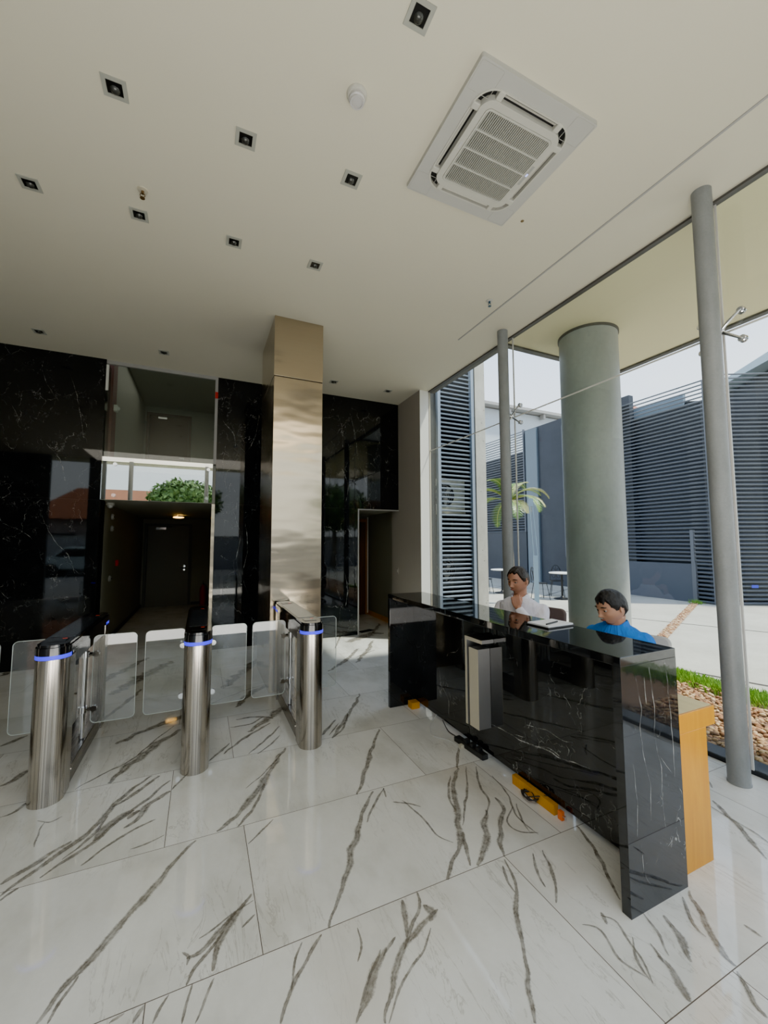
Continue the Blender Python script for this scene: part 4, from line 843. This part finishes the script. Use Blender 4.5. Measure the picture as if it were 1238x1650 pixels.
obj('body',MB().add([(sx,y,z) for y in (-.85,.85) for sx,z in ((-2.1,.35),(-2.1,.8),(-1.3,.95),(-.8,1.42),(.7,1.42),(1.3,.95),(2.1,.85),(2.1,.35))],[tuple(range(8)),tuple(range(15,7,-1))]+[(i,i+8,(i+1)%8+8,(i+1)%8) for i in range(8)]),[plain('car_paint',(.55,.62,.60),.25,0,.03)],t,bevel=.05)
obj('windows',MB().add([(sx,y,z) for y in (-.86,.86) for sx,z in ((-1.15,.97),(-.76,1.34),(.64,1.34),(1.08,.97))],[(0,1,2,3),(7,6,5,4)]),[M_gloss],t)
for x in (-1.3,1.3):
    for y in (-.8,.8): obj('wheel',MB().cyl((x,y-.09,.32),(x,y+.09,.32),.32,24),[M_dk],t,smooth=True)
mb=MB()
for k,z in enumerate((6.6,6.9,7.2,7.6,8.0)): mb.tube([(-20,-11+.2*k,z+.3),(-8,-11+.2*k,z-.25),(4,-11+.2*k,z-.1),(20,-11+.2*k,z+.5)],.025,5)
obj('power_lines',mb,[M_dk],label='dark overhead street cables, mirrored in the mezzanine glass',cat='cables',kind='stuff')
# ------------------------------------------------------------------ people
TS=bpy.data.scenes.new('workbench')
def eval_mesh(mb,voxel,smooth=3,sub=0,name='m'):
    me=mb.mesh(name+'_tmp'); o=bpy.data.objects.new(name+'_tmp',me); TS.collection.objects.link(o)
    r=o.modifiers.new('r','REMESH'); r.mode='VOXEL'; r.voxel_size=voxel; r.use_smooth_shade=True
    if smooth: s_=o.modifiers.new('s','SMOOTH'); s_.iterations=smooth; s_.factor=.5
    
    with bpy.context.temp_override(scene=TS,view_layer=TS.view_layers[0]):
        dg=bpy.context.evaluated_depsgraph_get(); out=bpy.data.meshes.new_from_object(o.evaluated_get(dg))
    out.name=name
    bpy.data.objects.remove(o); out.materials.clear()
    for p in out.polygons: p.use_smooth=True
    return out
def gs(y,z,y0,z0,sy,sz,h): return h*math.exp(-((y-y0)/sy)**2-((z-z0)/sz)**2)
def sst(a,b,x):
    t=max(0,min(1,(x-a)/(b-a))); return t*t*(3-2*t)
def head_pt(d,k=1.0):
    """surface point of a head looking along +x for a unit direction"""
    a,b,c=.098,.079,.116
    x,y,z=a*d.x,b*d.y,c*d.z
    t=sst(0,1,-d.z)
    y*=1-.30*t*t
    if d.x<0: x*=1-.50*sst(.25,1,-d.z)
    else: x*=1+.04*t
    if d.x>0 and d.z<.2: y*=1-.06*d.x
    if d.z>.3: x*=1+.03*(d.z-.3)
    return x,y,z
def head_mesh(mb,M,wide=1.0):
    n,m=120,90; vs=[]
    for i in range(m+1):
        th=PI*i/m
        for j in range(n):
            ph=2*PI*j/n; d=Vector((math.sin(th)*math.cos(ph),math.sin(th)*math.sin(ph),math.cos(th)))
            x,y,z=head_pt(d); y*=wide; f=sst(.1,.55,d.x); dx=0
            ay=abs(y)
            dx+=gs(y,z,0,-.034,.013,.013,.023)+gs(y,z,0,-.012,.009,.024,.012)+gs(ay,z,.014,-.038,.008,.008,.006)
            dx+=gs(ay,z,.031,.002,.017,.011,-.010)+gs(ay,z,.028,.022,.024,.008,.006)+gs(ay,z,.044,-.026,.018,.02,.006)
            dx+=gs(y,z,0,-.0565,.022,.0055,.006)+gs(y,z,0,-.0695,.018,.006,.007)+gs(y,z,0,-.0628,.026,.0025,-.004)+gs(y,z,0,-.098,.02,.016,.010)+gs(y,z,0,-.081,.02,.006,-.003)
            x+=dx*f; vs.append(M@Vector((x,y,z)))
    mb.add(vs,[(i*n+j,(i+1)*n+j,(i+1)*n+(j+1)%n,i*n+(j+1)%n) for i in range(m) for j in range(n)])
    for s in (-1,1):
        E=M@Matrix.Translation((-.006,s*.076*wide,-.006))@Matrix.Rotation(s*.35,4,'Z')@Matrix.Rotation(-.12,4,'Y')
        mb.sph((0,0,0),1,16,12,E@Matrix.Diagonal((.017,.007,.031,1)))
        P=[E@Vector((.017*math.cos(q),s*.008,.031*math.sin(q)*(1 if math.sin(q)>0 else .9))) for q in [(-.9+k*4.6/14) for k in range(15)]]
        mb.tube(P,.0042,6)
def hair_mesh(M,line,thick,seed,wide=1.0,mess=.004):
    n,m=96,34; vs=[]; mb=MB()
    for layer in (1,0):
        for i in range(m+1):
            for j in range(n):
                ph=2*PI*j/n; c=math.cos(ph)
                zm=line(c,abs(math.sin(ph)),ph); thm=math.acos(max(-1,min(1,zm/.116))); th=thm*i/m
                d=Vector((math.sin(th)*c,math.sin(th)*math.sin(ph),math.cos(th))); x,y,z=head_pt(d); y*=wide
                e=1-sst(.86,1.0,i/m); q=Vector((x,y,z)); nn=Vector((d.x/.096,d.y/.075,d.z/.118)).normalized()
                o=(thick*(.25+.75*e)*(1+.5*noise.noise(q*22+Vector((seed,0,0))))+mess*noise.noise(q*60+Vector((0,seed,0)))*e) if layer else -.012
                vs.append(M@(q+nn*o))
    k=(m+1)*n
    f=[(i*n+j,(i+1)*n+j,(i+1)*n+(j+1)%n,i*n+(j+1)%n) for i in range(m) for j in range(n)]
    f+=[tuple(k+q for q in reversed(t_)) for t_ in f[:]]
    f+=[(m*n+j,k+m*n+j,k+m*n+(j+1)%n,m*n+(j+1)%n) for j in range(n)]
    return mb.add(vs,f)
def hand(mb,W,a,nrm,curl,s=1,thumb=(.5,.8,.5),sc=1.0):
    """palm and five fingers rooted at wrist W; a=towards fingers, nrm=palm side, s=thumb side"""
    a=Vector(a).normalized(); nrm=Vector(nrm); nrm=(nrm-a*nrm.dot(a)).normalized(); sd=a.cross(nrm)*s
    W=Vector(W)
    for o in (-.026,-.009,.009,.026): mb.tube([W+sd*o*.6,W+a*.04*sc+sd*o,W+a*.086*sc+sd*o*1.05],[.017,.016,.0125],8)
    for i,L in enumerate((.070,.078,.072,.056)):
        b=W+a*(.084-(.006 if i==3 else 0))*sc+sd*(.030-.0195*i); d=a.copy(); P=[b]; ax=d.cross(nrm)
        for k,(fr,cu) in enumerate(zip((.45,.32,.23),curl)):
            d=(Matrix.Rotation(cu*(1+.05*i),3,ax)@d); P.append(P[-1]+d*L*fr*sc)
        mb.tube(P,[.0100,.0092,.0084,.0066],8); mb.sph(P[-1],.0068,8,6)
    b=W+a*.022+sd*.026; t1=b+(a*thumb[0]+sd*thumb[1]+nrm*thumb[2]).normalized()*.042; t2=t1+(a*.9+sd*.05+nrm*thumb[2]).normalized()*.034; t3=t2+(a*.8-sd*.3+nrm*thumb[2]*.8).normalized()*.026
    mb.tube([b,t1,t2,t3],[.016,.0115,.0105,.008],8); mb.sph(t3,.0082,8,6)
def ell(mb,secs,n=28):
    """loft of horizontal ellipses: (x,y,z,rx,ry)"""
    vs=[];
    for x,y,z,rx,ry in secs:
        for j in range(n): vs.append((x+rx*math.cos(2*PI*j/n),y+ry*math.sin(2*PI*j/n),z))
    k=len(secs); mb.add(vs,[(i*n+j,i*n+(j+1)%n,(i+1)*n+(j+1)%n,(i+1)*n+j) for i in range(k-1) for j in range(n)]+[tuple(range(n))[::-1],tuple(range((k-1)*n,k*n))])
def person(label,loc,rz,head,up,tw,hz,hp,hroll,lean,L,R,skin,hairc,line,hthick,shirt,sleeve,pants,seed,wide=1.0,sy0=0.0,hs=1.0,brow=(.02,.012,.01)):
    """seated figure facing +x; head=(x,y,z) centre, L/R arms = shoulder/elbow/wrist/hand dir/palm normal/curl"""
    t=thing('person',label,'person',loc,rz)
    def tl(z): return lean*(z-.5)
    def torso(mb,g=0,top=1.06):
        S=[(.49,.115,.165),(.56,.12,.17),(.66,.108,.152),(.78,.112,.160),(.88,.118,.175),(.95,.112,.185),(1.0,.095,.175),(1.035,.075,.13),(1.06,.06,.075)]
        dz=head[2]-1.266+up
        ell(mb,[(tl(z),0,z+dz*sst(.55,1.,z),rx+g,ry*tw+g) for z,rx,ry in S if z<=top])
    dz=head[2]-1.266+up
    mb=MB(); torso(mb)
    hd=Matrix.Translation(head)@Matrix.Rotation(hz,4,'Z')@Matrix.Rotation(hp,4,'Y')@Matrix.Rotation(hroll,4,'X')@Matrix.Diagonal((hs,hs,hs,1))
    nb=Vector((tl(1.03),0,1.02+dz)); nt_=hd@Vector((-.022,0,-.065))
    mb.tube([nb,nb*.5+nt_*.5,nt_],[.066,.056,.055],20)
    mb.tube([nt_,hd@Vector((-.02,0,0))],[.055,.05],16)
    head_mesh(mb,hd,wide)
    arms=[]
    for A in (L,R):
        s_,e_,w_=[Vector(p) for p in A[:3]]
        mb.tube([Vector((tl(1.0),s_.y*.55,s_.z-.01)),s_,s_*.5+e_*.5,e_],[.055,.056,.046,.040],14); mb.sph(s_,.056,12,8); mb.sph(e_,.041,12,8)
        mb.tube([e_,e_*.6+w_*.4,w_],[.040,.038,.026],14)
        hand(mb,w_,A[3],A[4],A[5],A[6],A[7] if len(A)>7 else (.5,.8,.5))
    for s in (-1,1):
        hp_,kn,an=Vector((0,s*.09,.54)),Vector((.42,s*.13,.53)),Vector((.40,s*.13,.09))
        mb.tube([hp_,hp_*.4+kn*.6,kn],[.088,.075,.058],16); mb.sph(kn,.058,12,8)
        mb.tube([kn,kn*.6+an*.4,an],[.056,.055,.036],16); mb.tube([an,an+Vector((.06,0,-.04)),an+Vector((.17,0,-.055))],[.038,.036,.026],12)
    body=eval_mesh(mb,.0042,2,name='body'); o=obj('body',body,[skin],t)
    # hair, brows, eyes, lips
    obj('hair',hair_mesh(hd,line,hthick,seed,wide),[hairc],t,smooth=True,auto=90)
    for s in (-1,1):
        mbb=MB(); P=[hd@Vector((.0935-.35*abs(yy-.014)**1.4*1.6-(.010 if yy>.045 else 0),s*yy*wide,.024+.004*math.sin((yy-.012)*70))) for yy in (.012,.022,.032,.042,.050)]
        mbb.tube(P,[.0035,.0048,.0046,.0036,.002],8)
        obj('eyebrow',mbb,[plain('dark_brows',brow,.8)],t,smooth=True)
    for s in (-1,1):
        ep=Vector((.0775,s*.031*wide,.003))
        e=obj('eye',MB().sph(hd@ep,.0115,16,12),[plain('eye_white',(.30,.27,.25),.4)],t,smooth=True)
        gd=(hd.to_3x3()@Vector((1,0,-.25))).normalized()
        obj('iris',MB().sph((hd@ep)+gd*.0064,.0072,12,8),[plain('dark_iris',(.02,.012,.008),.2)],e,smooth=True)
        obj('eyelid',MB().sph(hd@(ep+Vector((.0,0,.0055))),(.0128,.0128,.0085),16,10),[skin],e,smooth=True)
    obj('lips',MB().tube([hd@Vector((.1005-.9*yy*yy*14,yy,-.0628)) for yy in (-.021,-.012,0,.012,.021)],[(.0022,.0022),(.0045,.004),(.0055,.0045),(.0045,.004),(.0022,.0022)],8),[plain('lips_skin',(.27,.085,.06),.5)],t,smooth=True)
    # shirt
    mb=MB(); torso(mb,.012,1.07); n_el=0
    for A in (L,R):
        s_,e_,w_=[Vector(p) for p in A[:3]]
        mb.tube([Vector((tl(1.0),s_.y*.5,s_.z-.012)),s_],[.062,.064],16); mb.sph(s_,.063,14,10)
        if sleeve=='long':
            mb.tube([s_,s_*.6+e_*.4,e_],[.063,.057,.050],16); mb.sph(e_,.050,12,8)
            c_=w_+(e_-w_)*.06
            mb.tube([e_,e_*.5+w_*.5,c_+(e_-w_)*.12,c_+(e_-w_)*.10,c_],[.050,.046,.037,.036,.035],16)
        else: mb.tube([s_,s_*.4+e_*.6],[.064,.060],16)
    sh=eval_mesh(mb,.006,9,name='shirt')
    cs=[v.co.copy() for v in sh.vertices]; ns=[v.normal.copy() for v in sh.vertices]; fl=[]
    for q,nn in zip(cs,ns):
        k_=noise.noise(Vector((q.x*9,q.y*9,q.z*5+seed)))*.6+noise.noise(Vector((q.x*22,q.y*16,q.z*11+seed)))*.4
        fl+=list(q+nn*k_*.010)
    sh.vertices.foreach_set('co',fl); sh.update()
    so=obj('shirt',sh,[shirt],t)
    # collar: stand and fall
    cc=MB(); ring=[]; n=30
    for i in range(n+1):
        ph=.42+(2*PI-.84)*i/n; c_,s_=math.cos(ph),math.sin(ph); fr=sst(.3,1,c_)
        ctr=nb+(nt_-nb)*.25
        for rr,zz in ((.064,.030),(.070,.036),(.074,.034),(.088+.016*fr,-.004-.020*fr),(.086+.016*fr,-.008-.020*fr),(.066,.0)):
            ring.append(Vector((ctr.x+rr*c_*1.0,ctr.y+rr*s_,ctr.z+zz-.030*sst(.2,1,c_)+.004)))
    cc.add(ring,[(i*6+j,i*6+(j+1)%6,(i+1)*6+(j+1)%6,(i+1)*6+j) for i in range(n) for j in range(6)]+[tuple(range(6)),tuple(range(n*6+5,n*6-1,-1))])
    obj('collar',cc,[shirt],so,smooth=True)
    pk=MB(); P=[(tl(z)+{1.03:.078,.97:.112,.90:.128,.80:.128,.70:.124}[z]+.004,0,z+dz*sst(.55,1.,z)) for z in (1.03,.97,.90,.80,.70)]
    pk.tube(P,(.004,.013),8); obj('placket',pk,[shirt],so,smooth=True)
    mb=MB(); ell(mb,[(0,0,.46,.12,.18),(0,0,.56,.135,.185),(tl(.66),0,.66,.122,.168)])
    for s in (-1,1):
        hp_,kn,an=Vector((0,s*.09,.54)),Vector((.42,s*.13,.53)),Vector((.40,s*.13,.13))
        mb.tube([hp_,hp_*.4+kn*.6,kn],[.10,.088,.072],16); mb.sph(kn,.072,12,8); mb.tube([kn,an],[.070,.062],16)
    obj('trousers',eval_mesh(mb,.009,3,name='trousers'),[pants],t)
    for s in (-1,1):
        mb=MB().tube([(.36,s*.13,.06),(.42,s*.13,.06),(.50,s*.13,.05),(.60,s*.13,.035)],[.045,.052,.048,.032],14).box((.32,s*.13-.045,0),(.62,s*.13+.045,.02))
        obj('shoe',eval_mesh(mb,.008,3,name='shoe'),[M_gloss],t)
    return t,hd
M_skin1=skinmat('tan_skin',(.42,.20,.125)); M_skin2=skinmat('light_brown_skin',(.43,.225,.145))
M_hair1=hairmat('short_dark_brown_hair',(.022,.016,.012)); M_hair2=hairmat('black_hair',(.008,.007,.008))
M_sh1=cloth('white_cotton_shirt',(.74,.72,.80),.03); M_sh2=cloth('blue_polo_cotton',(.018,.17,.60),.1)
M_pants=cloth('dark_trousers',(.02,.02,.025))
def line1(c,s,ph): # short crop, high forehead
    f=sst(.35,.85,c); b=sst(0,.8,-c); side=(1-f)*(1-b)
    z=.074*f+(-.062)*b+side*.012+(.006*math.cos(ph*9) if f>.5 else 0)
    if .02<c<.35: z+=-.012
    return z
def line2(c,s,ph): # fuller hair with a fringe
    f=sst(.35,.8,c); b=sst(0,.8,-c); side=(1-f)*(1-b)
    z=.054*f+(-.080)*b+side*.006+(.007*math.sin(ph*11)+.005*math.sin(ph*23) if f>.3 else 0)
    if .0<c<.35: z+=-.014
    return z
# man in white shirt: chin resting on his left fist
wz=math.radians(205)
WX,WY=2.70,2.86
hc=(.135,.0,1.258)
person('man in a white long-sleeved shirt seated behind the counter, fist at his mouth',(WX,WY,0),wz,hc,.055,1.0,math.radians(-14),.16,-.02,.20,
  ((.075,.185,1.0),(.27,.225,.80),(.262,.040,1.045),(-.05,-.22,1),(-.9,-.25,0),(1.25,1.45,.7),-1,(.6,.3,.9)),
  ((.075,-.185,1.0),(.20,-.25,.80),(.36,-.02,.79),(.25,1,0),(0,0,-1),(.2,.2,.15),-1),
  M_skin1,M_hair1,line1,.011,M_sh1,'long',M_pants,3,wide=1.04)
# man in blue polo: looking down at the desk
BX,BY=2.79,1.985; bz=math.radians(196)
person('young man with black hair and bright blue polo shirt seated behind the counter',(BX,BY,0),bz,(.195,.0,1.15),.085,.9,math.radians(-28),.30,.02,.24,
  ((.10,.162,.925),(.16,.25,.70),(.36,.12,.775),(1,-.2,0),(0,0,-1),(.5,.5,.3),1),
  ((.10,-.162,.925),(.16,-.25,.70),(.36,-.12,.775),(1,.2,0),(0,0,-1),(.5,.5,.3),-1),
  M_skin2,M_hair2,line2,.011,M_sh2,'short',M_pants,8,wide=1.04,hs=.99,brow=(.008,.006,.006))
def office_chair(loc,rz,col,l,topz):
    t=thing('office_chair',l,'chair',loc,rz)
    obj('seat',MB().prism(rsq(.23,.23,.07,32),.40,.455),[col],t,bevel=.015)
    P=rsq(.225,(topz-.52)/2,.05,40); M=Matrix.Translation((-.245,0,(topz+.52)/2))@Matrix.Rotation(-.10,4,'Y')@Matrix(((0,0,1,0),(1,0,0,0),(0,1,0,0),(0,0,0,1)))
    bk=obj('backrest',MB().prism(P,-.02,.02,M),[col],t,bevel=.012)
    obj('back_support',MB().tube([(-.1,0,.39),(-.26,0,.42),(-.28,0,.60)],.018,8),[M_dk],t,smooth=True)
    obj('gas_column',MB().cyl((0,0,.10),(0,0,.40),.028,16),[M_dk],t,smooth=True)
    for k in range(5):
        a=k*2*PI/5+.3; c,s=math.cos(a),math.sin(a)
        g=obj('base_leg',MB().tube([(0,0,.11),(c*.16,s*.16,.10),(c*.29,s*.29,.07)],[.025,.02,.014],8),[M_dk],t,smooth=True)
        obj('caster',MB().cyl((c*.29-s*.02,s*.29+c*.02,.028),(c*.29+s*.02,s*.29-c*.02,.028),.027,14),[M_dk],g,smooth=True)
office_chair((WX+.04,WY+.02,0),wz-.25,plain('brown_mesh_fabric',(.105,.075,.07),.85,0,.15,120),'brown backed office chair behind the man in the white shirt',.985)
office_chair((BX+.03,BY+.02,0),bz,plain('pale_grey_shell',(.50,.49,.46),.5,0,.05),'pale grey office chair behind the man in the blue polo',.90)
# ------------------------------------------------------------------ light
bpy.data.scenes.remove(TS)
w=bpy.data.worlds.new('hazy_sky'); scn.world=w; w.use_nodes=True; nt=w.node_tree; nt.nodes.clear(); g=G(nt)
tc=g.n('ShaderNodeTexCoord').outputs['Generated']; X_,Y_,Z_=g.sep(tc)
nf,_=g.noise(g.mapp(tc,(1,1,3)),2.2,4,.55)
sky=g.ramp(Z_,(0.0,(.86,.86,.90)),(.25,(.84,.87,1.0)),(.6,(.55,.68,1.0)),(1.0,(.36,.52,.95)))
sky=g.mix(g.rng(nf,.42,.7,0,.6),sky,(.9,.92,1.0))
bg=nt.nodes.new('ShaderNodeBackground'); nt.links.new(sky,bg.inputs[0]); bg.inputs[1].default_value=2.7
ow=nt.nodes.new('ShaderNodeOutputWorld'); nt.links.new(bg.outputs[0],ow.inputs[0])
def sun(el,az,st,ang=2.0):
    l=bpy.data.lights.new('sun','SUN'); l.energy=st; l.angle=math.radians(ang); l.color=(1,.95,.86)
    o=bpy.data.objects.new('sun',l); COL.objects.link(o)
    d=Vector((math.cos(el)*math.cos(az),math.cos(el)*math.sin(az),math.sin(el))); o.rotation_euler=d.to_track_quat('Z','Y').to_euler(); o.location=(8,-4,14)
sun(math.radians(62),math.radians(-35),9.0,3)
def area(name,loc,rot,sx,sy,p,col=(1,1,1)):
    l=bpy.data.lights.new(name,'AREA'); l.shape='RECTANGLE'; l.size=sx; l.size_y=sy; l.energy=p; l.color=col
    o=bpy.data.objects.new(name,l); COL.objects.link(o); o.location=loc; o.rotation_euler=rot; return o
area('hall_fill_up',(.2,-.5,.06),(PI,0,0),3.6,1.6,165,(1,.97,.90))  # added fill lamp out of view, shining up to brighten the hall
area('hall_fill_down',(-.2,-.5,4.1),(0,0,0),5.5,1.6,85,(1,.93,.80))  # added fill lamp overhead, out of view, no fitting belongs to it
area('upper_room_fill',(-.6,9.2,5.05),(0,0,0),1.4,3.0,9,(1,.93,.8))  # added fill lamp to lift the room behind the mezzanine glass
# ------------------------------------------------------------------ camera
cam=bpy.data.cameras.new('camera'); co=bpy.data.objects.new('camera',cam); COL.objects.link(co)
yaw,pit,rol=.425,.0745,.0025
F=Vector((math.sin(yaw)*math.cos(pit),math.cos(yaw)*math.cos(pit),math.sin(pit))); r=Vector((math.cos(yaw),-math.sin(yaw),0)); d=F.cross(r)
r2=r*math.cos(rol)+d*math.sin(rol); d2=-r*math.sin(rol)+d*math.cos(rol)
co.matrix_world=Matrix.Translation((0,0,1.6))@Matrix((r2,-d2,-F)).transposed().to_4x4()
cam.sensor_fit='HORIZONTAL'; cam.sensor_width=36; cam.lens=648.5/1238*36; cam.clip_start=.05; cam.clip_end=300
scn.camera=co
scn.view_settings.view_transform='AgX'; scn.view_settings.look='AgX - Punchy'; scn.view_settings.exposure=.75
c=scn.cycles; c.use_denoising=True; c.max_bounces=10; c.diffuse_bounces=6; c.glossy_bounces=6; c.transparent_max_bounces=16; c.sample_clamp_indirect=6; c.caustics_reflective=False; c.caustics_refractive=False
